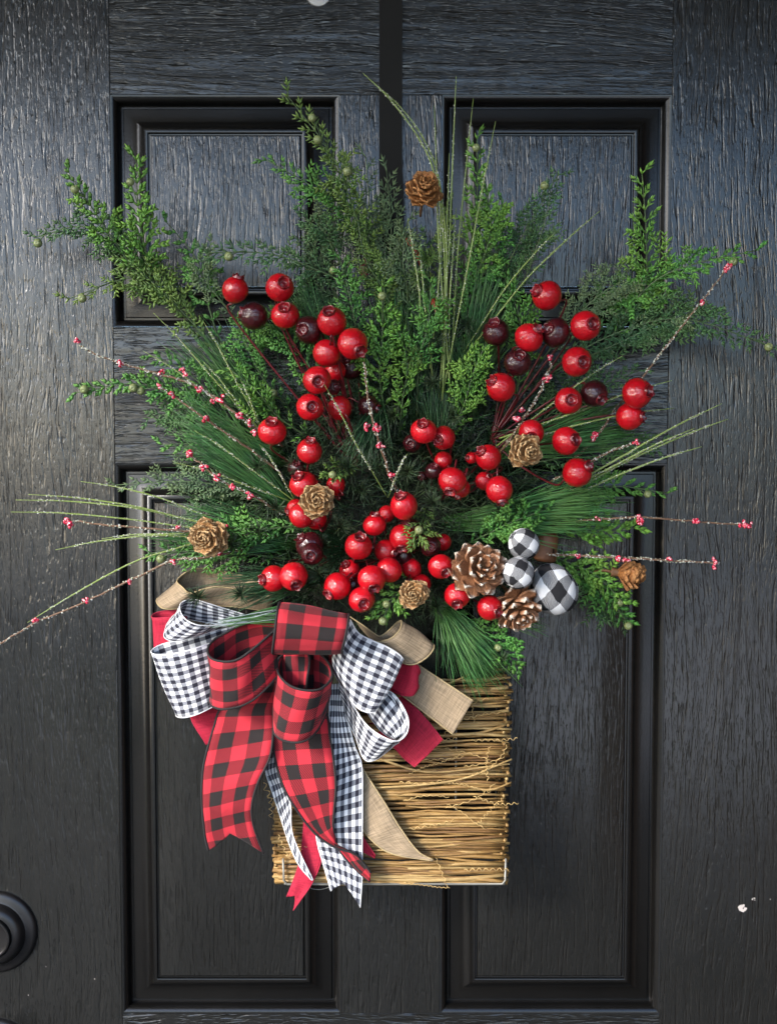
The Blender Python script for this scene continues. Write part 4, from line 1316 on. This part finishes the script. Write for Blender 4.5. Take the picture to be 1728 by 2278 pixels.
cedar([(1080, 1000, .03), (1180, 900, .04), (1260, 850, .045), (1380, 800, .045)], 'dark', 'dark cedar sprig deep behind the right hand berries', 1.5)
cedar([(640, 1130, .03), (560, 1120, .04), (470, 1110, .045), (380, 1120, .045)], 'dark', 'dark cedar sprig deep behind the farthest left cone', 1.4)
cedar([(1180, 1250, .04), (1260, 1290, .05), (1310, 1310, .05), (1345, 1340, .045)], 'dark', 'dark thin cedar sprig lowest on the right of the checked balls', 1.0)


cedar([(900, 900, .06), (905, 780, .09), (925, 700, .1), (930, 610, .1)], 'mid', 'green cedar sprig in the middle between the two bright sprigs and grass', 1.2)
cedar([(780, 840, .05), (770, 720, .08), (755, 640, .09), (735, 560, .09)], 'mid', 'green cedar sprig upright behind the top of the long berry spray', 1.2)
cedar([(1110, 880, .04), (1130, 760, .06), (1120, 680, .07), (1090, 600, .07)], 'mid', 'green cedar sprig behind the upper right maroon berries', 1.2)
cedar([(690, 960, .05), (600, 900, .07), (560, 850, .08), (500, 800, .08)], 'bright', 'bright cedar tip left of the lone red berry', 1.0)
cedar([(860, 760, .05), (840, 650, .07), (790, 560, .085), (770, 460, .09)], 'olive', 'olive cedar sprig left of the black strap end', 1.2)
cedar([(1000, 760, .05), (1020, 640, .06), (1070, 540, .07), (1085, 440, .08)], 'mid', 'green cedar sprig right of the tall grass blades', 1.1)
cedar([(720, 1130, .05), (600, 1140, .08), (540, 1150, .085), (480, 1130, .085)], 'mid', 'green cedar sprig just right of the farthest left cone', 1.1)
cedar([(1000, 1180, .06), (1060, 1150, .09), (1100, 1130, .095), (1180, 1100, .095)], 'mid', 'green cedar sprig above the checked balls', 1.0)


for pts_, st_, lab_, ft_ in (
        ([(700, 640, .04), (690, 560, .05), (720, 480, .06), (700, 400, .07)], 'grey', 'grey feathery sprig between the left panel and the olive upright sprig', 1.0),
        ([(760, 620, .05), (720, 540, .07), (700, 500, .08), (650, 470, .08)], 'dark', 'dark feathery sprig crossing the right edge of the upper left panel', 1.2),
        ([(880, 740, .05), (880, 640, .07), (870, 560, .08), (880, 480, .08)], 'grey', 'grey feathery sprig right under the black strap', 1.0),
        ([(950, 700, .05), (945, 600, .06), (960, 520, .07), (965, 440, .07)], 'olive', 'olive sprig among the tall grass just right of the strap', .9),
        ([(1010, 640, .05), (1050, 540, .08), (1060, 470, .09), (1045, 380, .1)], 'bright', 'light green tip at the left edge of the upper right panel', 1.1),
        ([(1120, 640, .05), (1150, 560, .07), (1170, 500, .08), (1190, 420, .085)], 'dark', 'dark feathery sprig inside the upper right panel', 1.2),
        ([(1230, 740, .04), (1290, 660, .05), (1370, 640, .06), (1440, 640, .06)], 'mid', 'mid green fan sprig below the light tip at right', 1.3),
        ([(1250, 780, .04), (1380, 720, .055), (1480, 670, .06), (1560, 680, .065)], 'grey', 'grey green fan sprig crossing onto the right stile', 1.2),
        ([(520, 700, .05), (470, 640, .06), (440, 590, .065), (455, 530, .07)], 'grey', 'thin grey sprig standing left of the first red berries', .7),
        ([(560, 900, .05), (470, 860, .06), (400, 800, .065), (330, 770, .07)], 'mid', 'mid green fan sprig on the lock rail at left', 1.3),
        ([(640, 760, .04), (600, 700, .05), (560, 720, .05), (500, 730, .05)], 'mid', 'short green fan sprig under the first maroon berry', 1.2),
        ([(1150, 1000, .05), (1260, 980, .06), (1340, 960, .065), (1420, 960, .065)], 'dark', 'dark fan sprig under the right stretching blades', 1.2)):
    cedar(pts_, st_, lab_, ft_)


# long pine needles
def needles(base, tips, n, mat, r=0.00055, spread=22, bend=0.012, seed=0, along=0.35):
    rnd = np.random.default_rng(seed)
    B = np.array(tuple(at('f', *base)))
    T = np.array([tuple(at('f', *t)) for t in tips])
    wts = rnd.dirichlet(np.ones(len(T)) * 0.6, n)
    tip = wts @ T
    L = np.linalg.norm(tip - B, axis=1)
    tip = B + (tip - B) * rnd.uniform(0.72, 1.06, n)[:, None]
    tip += rnd.normal(0, spread * 0.00028, (n, 3)) * np.array([1, 0.7, 1])
    b0 = B + (tip - B) * (rnd.uniform(0, along, n) ** 1.3)[:, None] + rnd.normal(0, 0.0035, (n, 3))
    mid = (b0 + tip) / 2 + rnd.normal(0, bend * 0.4, (n, 3)) + np.array([0, -bend * 0.3, bend * 0.25])
    ts = np.linspace(0, 1, 6)[None, :, None]
    P = b0[:, None] * (1 - ts) ** 2 + mid[:, None] * 2 * ts * (1 - ts) + tip[:, None] * ts ** 2
    P[:, :, 1] = np.minimum(P[:, :, 1], -0.006)
    rad = (r * rnd.uniform(.7, 1.25, n))[:, None] * np.array([0.9, 1, 1, 0.9, 0.7, 0.25])[None]
    return tubes(P, rad, 3)


GN = 'long needled pine sprays in the wreath'


def pine(base, tips, n, label, mat='needle', seed=0, frosty=None, **kw):
    t = thing('pine_spray', label, 'pine spray', at('f', *base), GN)
    V, F = needles(base, tips, n, mat, seed=seed, **kw)
    obj('needles', V, F, M[mat], t)
    mb = MB()
    b = at('f', *base)
    c = Vector(np.mean([tuple(at('f', *q)) for q in tips], axis=0))
    mb.tube([b, b + (c - b) * 0.2, b + (c - b) * 0.4], 0.0016, 0.0007, 6, 5)
    obj('stem', *mb.data(), M['stem_brown'], t)
    if frosty:
        V, F = needles(base, frosty[0], frosty[1], 'needle_frost', seed=seed + 50, **kw)
        o = obj('needles', V, F, M['needle_frost'], t)
        o['label'] = 'silvery frosted needles'
    return t


pine((650, 1110, .06), [(330, 860, .07), (400, 800, .07), (480, 820, .08), (370, 960, .08), (430, 1020, .08)], 230, 'dense pine spray sweeping up left from the left berries', seed=1)
pine((660, 1180, .06), [(380, 1040, .08), (400, 1120, .08), (430, 1190, .09), (420, 1230, .08)], 150, 'pine spray reaching left above the burlap loop', seed=2)
pine((700, 1240, .08), [(430, 1285, .11), (480, 1315, .115), (520, 1260, .12), (600, 1310, .12), (560, 1235, .12)], 210, 'dark pine spray lying on top of the bow at left', 'needle_dark', seed=3, spread=30)
pine((625, 1325, .13), [(470, 1345, .14), (450, 1360, .142), (490, 1330, .14), (520, 1350, .142)], 70, 'small green and silver pine tuft resting on the left gingham loop', seed=4, spread=8, along=.12, bend=.004, frosty=([(450, 1350, .143), (470, 1362, .143), (455, 1340, .142)], 36))
pine((960, 1130, .06), [(1300, 1060, .09), (1330, 1110, .1), (1290, 1160, .1), (1240, 1190, .1), (1200, 1030, .09)], 210, 'pine spray fanning right above the checked balls', seed=5)
pine((945, 1300, .08), [(900, 1440, .1), (960, 1480, .115), (1040, 1470, .115), (1120, 1450, .11), (1150, 1390, .1), (1000, 1500, .11), (1110, 1500, .105), (1060, 1520, .11)], 330, 'pine spray fanning down over the top of the basket', seed=6, spread=26)
pine((900, 930, .05), [(870, 640, .07), (930, 600, .07), (980, 640, .07), (900, 700, .07)], 120, 'pine spray standing upright in the middle top', 'needle_dark', seed=7)
pine((600, 930, .04), [(370, 720, .05), (420, 700, .05), (500, 680, .05), (330, 780, .05)], 130, 'pine spray over the lock rail at upper left', seed=8)
pine((1080, 980, .05), [(1380, 870, .07), (1420, 930, .08), (1400, 990, .08), (1320, 820, .07)], 150, 'pine spray reaching right behind the right hand berries', seed=9)
pine((730, 800, .04), [(610, 620, .05), (660, 590, .05), (720, 600, .05), (560, 640, .05)], 120, 'pine spray behind the berries below the upper left panel', seed=10)
pine((1040, 820, .04), [(1000, 640, .05), (1080, 620, .05), (1150, 650, .05), (1120, 680, .05)], 130, 'pine spray behind the berries below the upper right panel', seed=11)
pine((820, 870, .07), [(790, 1000, .1), (730, 940, .1), (860, 1040, .1), (720, 1020, .1)], 110, 'dark pine spray hanging in the very middle above the berries', 'needle_dark', seed=12)
pine((1050, 1330, .06), [(1150, 1350, .09), (1190, 1370, .09), (1180, 1340, .09)], 26, 'sparse pine tuft poking out below the lower white tipped cone', seed=13, spread=14)
pine((560, 1180, .05), [(350, 1130, .07), (300, 1160, .07), (330, 1200, .07)], 60, 'thin pine spray behind the farthest left cone', seed=14)
pine((940, 1000, .06), [(960, 820, .08), (1010, 830, .08), (900, 820, .08)], 120, 'dark pine spray right of middle above the berries', 'needle_dark', seed=15)
pine((1020, 900, .05), [(960, 740, .07), (1010, 720, .07), (1080, 760, .07)], 120, 'pine spray between the two berry wings', seed=16)
pine((760, 1180, .06), [(620, 1130, .09), (640, 1230, .1), (720, 1270, .1), (700, 1100, .1)], 110, 'short dark pine spray left of the crowded berries', 'needle_dark', seed=17)

pine((860, 800, .05), [(800, 560, .07), (860, 520, .07), (930, 560, .07), (770, 620, .07)], 110, 'fine pine spray standing behind the black strap end', seed=21)
pine((1010, 800, .05), [(1090, 560, .07), (1020, 540, .07), (1150, 600, .07)], 100, 'fine pine spray upright beside the upper right panel', seed=22)
pine((620, 1000, .06), [(400, 900, .08), (360, 1000, .08), (420, 860, .08)], 130, 'bright fine pine spray between the left frosted twigs', seed=23)
pine((1080, 1100, .07), [(1330, 1080, .1), (1300, 1020, .1), (1360, 1130, .1)], 110, 'fine pine spray under the straight right twig', seed=24)
# short dark fir tips
GF = 'dark fir tips deep among the berries'
fir_spots = [(755, 1010, .1), (735, 1140, .11), (880, 1020, .11), (935, 1085, .12), (690, 1240, .12), (820, 1010, .1), (640, 1010, .09), (560, 1010, .09), (780, 1060, .09), (960, 1220, .1), (560, 1150, .1), (500, 1180, .1),
             (920, 1060, .1), (890, 770, .09), (935, 830, .09), (905, 600, .09), (925, 560, .1), (940, 740, .09), (850, 900, .08), (760, 900, .08), (1010, 700, .08), (1080, 1110, .08), (1000, 1050, .09), (600, 1100, .09), (670, 940, .09), (940, 1310, .11), (1120, 1250, .08),
             (430, 1290, .115), (520, 1285, .118), (1080, 1430, .1), (830, 960, .09), (980, 900, .09), (700, 1180, .1), (870, 1240, .09)]
MARKS = [(685, 1083, 'the small tan cone left of centre'), (447, 1160, 'the farthest left cone'), (892, 1283, 'the small cone right of the plaid centre loop'), (1132, 975, 'the rosette shaped cone'),
         (1065, 1225, 'the upper white tipped cone'), (670, 1315, 'the plaid centre loop'), (588, 935, 'the lone red berry at upper left'), (872, 1092, 'the crowned berry in the very middle'),
         (775, 1180, 'the big crowned berry lower middle'), (915, 930, 'the two berries top centre'), (980, 1035, 'the berry with a maroon hole facing down'), (630, 1245, 'the two touching berries low left'),
         (668, 970, 'the berry above the small tan cone'), (710, 790, 'the middle of the long berry spray'), (1130, 1165, 'the topmost checked ball'), (1080, 830, 'the berry lowest in the right maroon group'),
         (420, 1280, 'the left burlap loop'), (918, 410, 'the orange brown cone'), (880, 1390, 'the right burlap loop'), (845, 620, 'the end of the black strap')]
seen_lab = {}
for i, (x, y, d) in enumerate(fir_spots):
    mx, my, nm = min(MARKS, key=lambda q: math.hypot(q[0] - x, q[1] - y))
    dx, dy = x - mx, y - my
    way = ('on' if math.hypot(dx, dy) < 28 else ('above' if dy < 0 else 'below') if abs(dy) > abs(dx) else ('left of' if dx < 0 else 'right of'))
    lab = f'dark fir tip {way} {nm}'
    if lab in seen_lab:
        px, py = seen_lab[lab]
        lab = f"dark fir tip {'farther' if math.hypot(dx, dy) > math.hypot(px - mx, py - my) else 'close'} {way} {nm}"
    seen_lab[lab] = (x, y)
    c = np.array(tuple(at('f', x, y, d)))
    t = thing('fir_tip', lab, 'fir tip', tuple(c), GF)
    ax = np.array((RNG.uniform(-.5, .5), -0.8, RNG.uniform(-.2, .7)))
    ax /= np.linalg.norm(ax)
    V_, F_ = None, None
    mb = MB()
    for ring, (k, el) in enumerate(((12, 0.15), (13, 0.45), (10, 0.8))):
        th = RNG.uniform(0, 6.28, k)
        a = np.cross(ax, (0.3, 0.2, 0.9))
        a /= np.linalg.norm(a)
        b = np.cross(ax, a)
        D = a * np.cos(th)[:, None] + b * np.sin(th)[:, None] + ax * el + RNG.normal(0, .1, (k, 3))
        D /= np.linalg.norm(D, axis=1, keepdims=True)
        L = RNG.uniform(.009, .016, k)
        P = np.stack([np.tile(c + ax * 0.002 * ring, (k, 1)), c + ax * 0.002 * ring + D * (L * .55)[:, None], c + ax * .002 * ring + D * L[:, None] + ax * 0.002], 1)
        mb.add(*tubes(P, np.tile(np.array([.0004, .00055, .00012]), (k, 1)), 3))
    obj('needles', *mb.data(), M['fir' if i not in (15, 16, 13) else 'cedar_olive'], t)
    mb = MB()
    mb.tube([c, c - ax * .01 + np.array((0, 0.008, 0)), c - ax * .02 + np.array((0, .02, 0))], .0008, .0009, 5, 4)
    obj('stem', *mb.data(), M['stem_green'], t)

# ------------------------------------------------------------------ frosted twigs with red buds
def crystals(pts, n, smin, smax, rad):
    P = np.asarray(pts)
    k = RNG.integers(0, len(P) - 1, n)
    f = RNG.random(n)[:, None]
    c = P[k] * (1 - f) + P[k + 1] * f + rnd_unit(n) * rad
    s = RNG.uniform(smin, smax, n)
    o = np.array([(1, 0, 0), (-1, 0, 0), (0, 1, 0), (0, -1, 0), (0, 0, 1), (0, 0, -1)], float)
    jit = 1 + RNG.uniform(-.4, .4, (n, 6, 1))
    V = (c[:, None] + o[None] * s[:, None, None] * jit).reshape(-1, 3)
    f0 = np.array([(0, 2, 4), (2, 1, 4), (1, 3, 4), (3, 0, 4), (2, 0, 5), (1, 2, 5), (3, 1, 5), (0, 3, 5)])
    return V, (np.arange(n)[:, None, None] * 6 + f0[None]).reshape(-1, 3)


def bud_mesh(seed):
    rnd = random.Random(seed)
    mb = MB()
    for k in range(3 + seed % 2):
        v, f = lathe([(max(.001, math.sin(R(a)) * .62), -math.cos(R(a))) for a in np.linspace(0, 180, 7)], 9)
        q = Quaternion((rnd.uniform(-1, 1), rnd.uniform(-1, 1), rnd.uniform(-1, 1), rnd.uniform(-1, 1))).normalized()
        s = rnd.uniform(.0028, .0042)
        off = Vector((rnd.uniform(-1, 1), rnd.uniform(-1, 1), rnd.uniform(-1, 1))) * 0.0033
        mb.add([tuple(q @ Vector(p) * s + off) for p in v], f)
    return make_mesh('bud', *mb.data(), M['bud'])


BUDS = [bud_mesh(s) for s in range(5)]
GT = 'frosted twigs with pink red buds'


def twig(pts, buds, label, frost=70):
    frost = int(frost * 1.8)
    W = [at('f', *p) for p in pts]
    t = thing('frosted_twig', label, 'frosted twig', W[-1], GT)
    S = spline(W, 34)
    S += RNG.normal(0, .0004, S.shape)
    mb = MB()
    mb.tube([tuple(p) for p in S], 0.0008, 0.0014, sides=5)
    obj('stem', *mb.data(), M['stem_brown'], t)
    for (x, y) in buds:
        c = at('f', x, y, 0.1)
        k = np.argmin([(Vector(s) - CAM).normalized().angle((c - CAM).normalized()) for s in S])
        d = -S[k][1] + 0.002
        p = at('f', x, y, d)
        o = bpy.data.objects.new('bud', random.choice(BUDS))
        link(o, t, p)
        o.rotation_euler = [random.uniform(0, 6.28) for _ in range(3)]
        sc = random.uniform(.7, 1.0)
        o.scale = (sc, sc, sc)
    obj('frost', *crystals(S, frost, .0004, .0012, .0014), M['frost'], t, smooth=False, kind='stuff')


twig([(163, 735, .09), (200, 762, .09), (270, 788, .09), (360, 812, .09), (430, 838, .09), (480, 870, .09), (540, 915, .085), (610, 965, .07)], [(165, 738), (352, 803), (401, 808), (395, 800), (462, 868), (475, 862), (545, 915), (549, 935), (260, 786), (520, 898), (430, 842)], 'frosted twig tipped with a pink bud at the left stile, uppermost on the left', 220)
twig([(340, 832, .1), (372, 853, .1), (445, 905, .1), (510, 950, .09), (600, 1015, .07)], [(342, 836), (371, 853), (445, 907)], 'short frosted twig with three buds just below the uppermost left twig', 60)
twig([(410, 980, .11), (470, 1032, .11), (541, 1068, .105), (610, 1110, .08)], [(410, 984), (413, 978), (470, 1034), (541, 1069), (500, 1050), (440, 1008)], 'frosted twig with three red buds over the left pine spray', 80)
twig([(-5, 1394, .1), (77, 1346, .1), (187, 1299, .1), (275, 1257, .1), (375, 1212, .1), (440, 1205, .095), (560, 1180, .07)], [(77, 1343), (187, 1297), (277, 1257), (375, 1213)], 'long brown twig running down to the left photo edge', 120)
twig([(145, 1131, .1), (170, 1127, .1), (260, 1137, .1), (380, 1145, .095), (480, 1152, .09), (600, 1160, .07)], [(146, 1128), (155, 1137), (385, 1142), (485, 1140), (478, 1195)], 'frosted twig with a bud far out on the left beside pale blades', 90)
twig([(1575, 570, .11), (1512, 655, .1), (1445, 740, .09), (1395, 805, .08), (1340, 870, .075), (1290, 940, .075), (1230, 1000, .06)], [(1573, 574), (1568, 580), (1512, 655), (1285, 940), (1278, 948), (1272, 1000), (1268, 1010)], 'frosted twig rising to the upper right with a pink tip', 170)
twig([(1612, 1134, .1), (1503, 1127, .1), (1385, 1118, .1), (1290, 1122, .095), (1200, 1130, .08), (1100, 1130, .06)], [(1605, 1133), (1615, 1134), (1503, 1127), (1383, 1112), (1381, 1124), (1287, 1122)], 'straight twig with four red buds pointing right, the upper of two', 70)
twig([(1552, 1216, .1), (1443, 1211, .1), (1345, 1205, .1), (1245, 1200, .095), (1150, 1195, .07)], [(1548, 1212), (1546, 1222), (1443, 1210), (1338, 1207), (1350, 1205), (1245, 1202)], 'frosty twig with red buds pointing right, the lower of two', 150)
twig([(786, 780, .13), (794, 850, .13), (808, 920, .13), (822, 965, .12), (843, 1027, .11), (862, 1070, .08)], [(790, 922), (812, 924), (822, 964), (826, 968), (844, 1027)], 'frosted twig hanging down through the middle of the wreath', 110)
twig([(1192, 780, .1), (1165, 850, .1), (1130, 905, .095), (1080, 980, .07)], [(1190, 770), (1186, 812), (1180, 820), (1124, 882), (1118, 905)], 'brown twig with red buds between the right hand berries', 70)
twig([(1376, 955, .1), (1320, 975, .1), (1270, 1000, .095), (1190, 1040, .07)], [(1373, 958), (1270, 1008), (1230, 1022)], 'short frosted twig with a pink bud right of the lowest right berry', 60)

# ------------------------------------------------------------------ frosted grass blades
GB = 'tufts of frosted grass blades'


def grass(base, tips, label, frost=30, r=0.0009, lift=0.02):
    frost = int(frost * 2.2)
    b = at('f', *base)
    t = thing('grass_tuft', label, 'grass tuft', b, GB)
    cr = []
    for tip in tips:
        e = at('f', *tip[:3])
        m_ = b.lerp(e, 0.5) + Vector((0, -lift * .4, lift * (tip[3] if len(tip) > 3 else 0.4)))
        st = Vector(b) + Vector((RNG.normal(0, .004), RNG.normal(0, .004), RNG.normal(0, .004)))
        if len(tip) > 4:
            S = spline([st] + [at('f', *q) for q in tip[4]] + [e], 22)
        else:
            S = spline([st, st.lerp(m_, .55), m_, m_.lerp(e, .55) + Vector((0, 0, lift * .1)), e], 22)
        mb = MB()
        rad = r * np.concatenate([np.full(14, 1.0), np.linspace(1, .3, 8)])
        mb.add(*tubes(S[None], rad[None], 4))
        obj('blade', *mb.data(), M['blade'], t)
        cr.append(S)
    V, F, n0 = [], [], 0
    for S in cr:
        v, f = crystals(S[4:20], frost, .0003, .0009, .0011)
        V.append(v)
        F.append(f + n0)
        n0 += len(v)
    obj('frost', np.concatenate(V), np.concatenate(F), M['frost'], t, smooth=False, kind='stuff')


grass((955, 860, .07), [(784, 158, .14, 0, [(960, 560, .1), (940, 385, .125), (905, 300, .135), (845, 218, .14)]), (800, 172, .135, 0, [(965, 580, .1), (950, 400, .12), (920, 310, .13), (868, 235, .135)]), (938, 228, .12), (985, 165, .12, 0), (1070, 262, .12, 0), (1022, 212, .1, 0), (970, 330, .11, 0), (950, 420, .1, 0), (985, 450, .1, 0)], 'tall frosted blades rising in the middle past the orange brown cone', 60)
grass((930, 800, .08), [(880, 470, .1, 0), (905, 530, .1, 0), (955, 520, .1, 0)], 'short frosted blades under the orange brown cone', 50)
grass((980, 800, .06), [(1296, 455, .1, .6), (1200, 500, .09, .6)], 'two pale blades arching over the upper right panel', 36)
grass((520, 1150, .07), [(35, 1080, .11, .5), (62, 1068, .11, .4), (24, 1106, .11, .2), (120, 1188, .11, .3), (175, 1040, .1, .5), (220, 1164, .1, .1), (60, 1345, .1, .8)], 'frosted blades pointing left across the left stile', 60)
grass((1130, 1120, .07), [(1558, 872, .12, .3), (1572, 905, .12, .4), (1515, 965, .11, .3), (1500, 925, .12, .3)], 'frosted blades stretching right across the right stile', 80, .0011)
grass((1080, 960, .07), [(1450, 822, .11, .2), (1345, 768, .11, .2), (1455, 882, .1, .2)], 'pale blades between the right hand berries', 60)
grass((580, 960, .06), [(332, 676, .1, .2), (440, 695, .1, .2), (440, 782, .1, .2), (310, 758, .09, .3), (520, 820, .1, .1)], 'pale blades over the lock rail on the left', 40)
grass((650, 1090, .08), [(380, 1000, .11, .1), (420, 930, .11, .1), (560, 960, .12, .1)], 'frosted blades across the left pine spray', 50, .0007)
grass((830, 1080, .09), [(700, 830, .14, .1), (880, 980, .12, 0)], 'thin frosted blade crossing the dark middle', 50, .0007)

# ------------------------------------------------------------------ small red buds and dark leaves at the back
rb = thing('red_leaf', 'dark red pointed leaf behind the upright sprigs left of the strap', 'leaf', at('8', 580, 1000, .05))
P = [at('8', 600, 880, .05), at('8', 570, 1000, .055), at('8', 585, 1100, .05)]
Wd = [0.0006, 0.0075, 0.001]
S = spline(P, 9)
wd = np.interp(np.linspace(0, 1, 9), [0, .55, 1], Wd)
V = []
for p, q in zip(S, wd):
    V += [(p[0] - q * .8, p[1], p[2]), (p[0], p[1] + .0015, p[2]), (p[0] + q * .6, p[1] - .001, p[2])]
F = [(3 * i + j, 3 * i + j + 1, 3 * i + 4 + j, 3 * i + 3 + j) for i in range(8) for j in range(2)]
ro = obj('blade', V, F, M['stem_red'], rb)
ro.modifiers.new('thickness', 'SOLIDIFY').thickness = 0.0006
for z, x0, y0, x1, y1, lab in (('8', 900, 780, 1000, 990, 'orange red stalk behind the grass right of the strap'), ('8', 1085, 1240, 1120, 1370, 'orange red stalk low behind the grass right of the strap')):
    mb = MB()
    mb.tube([at(z, x0, y0, .07), at(z, (x0 + x1) / 2 + 10, (y0 + y1) / 2, .075), at(z, x1, y1, .06)], .004, .0022, 10, 6)
    t = obj('red_stalk', *mb.data(), simple('orange red stalk', (0.30, 0.03, 0.015), 0.45, 0, (200, .5, .002), .5, 150))
    tag(t, lab, 'stalk')

# ------------------------------------------------------------------ dense dark filling behind it all
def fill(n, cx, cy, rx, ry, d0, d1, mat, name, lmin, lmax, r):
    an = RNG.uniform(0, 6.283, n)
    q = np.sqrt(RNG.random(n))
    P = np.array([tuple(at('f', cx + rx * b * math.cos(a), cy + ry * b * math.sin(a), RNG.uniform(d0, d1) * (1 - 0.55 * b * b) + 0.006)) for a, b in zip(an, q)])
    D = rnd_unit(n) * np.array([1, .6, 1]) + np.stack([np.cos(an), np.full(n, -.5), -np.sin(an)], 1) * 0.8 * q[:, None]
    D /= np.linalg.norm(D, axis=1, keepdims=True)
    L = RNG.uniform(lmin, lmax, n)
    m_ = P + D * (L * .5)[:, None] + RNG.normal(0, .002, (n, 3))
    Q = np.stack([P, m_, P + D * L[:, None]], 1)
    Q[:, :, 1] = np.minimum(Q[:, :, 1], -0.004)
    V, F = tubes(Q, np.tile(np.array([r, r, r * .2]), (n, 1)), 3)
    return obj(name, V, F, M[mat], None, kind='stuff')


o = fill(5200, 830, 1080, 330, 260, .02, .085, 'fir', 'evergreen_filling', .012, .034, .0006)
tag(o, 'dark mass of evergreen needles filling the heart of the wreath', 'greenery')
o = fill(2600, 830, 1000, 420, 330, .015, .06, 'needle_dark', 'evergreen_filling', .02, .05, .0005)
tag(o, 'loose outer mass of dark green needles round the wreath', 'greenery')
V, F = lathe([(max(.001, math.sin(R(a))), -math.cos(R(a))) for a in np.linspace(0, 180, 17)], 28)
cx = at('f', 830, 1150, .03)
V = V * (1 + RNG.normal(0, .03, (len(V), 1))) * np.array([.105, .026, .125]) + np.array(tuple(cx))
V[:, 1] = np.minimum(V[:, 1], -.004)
o = obj('dark_backing', V, F, M['backing'], None, kind='stuff')  # dark mound added behind the berries to block light
tag(o, 'dark moss added to block light behind the berries', 'backing')
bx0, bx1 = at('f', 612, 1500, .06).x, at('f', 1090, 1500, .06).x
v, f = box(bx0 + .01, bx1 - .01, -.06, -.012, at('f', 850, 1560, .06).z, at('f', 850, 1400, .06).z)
o = obj('dark_backing', v, f, M['backing'], None, kind='stuff', smooth=False)  # dark box added so the basket interior reads as shaded
tag(o, 'dark moss added to darken inside the top of the basket', 'backing')
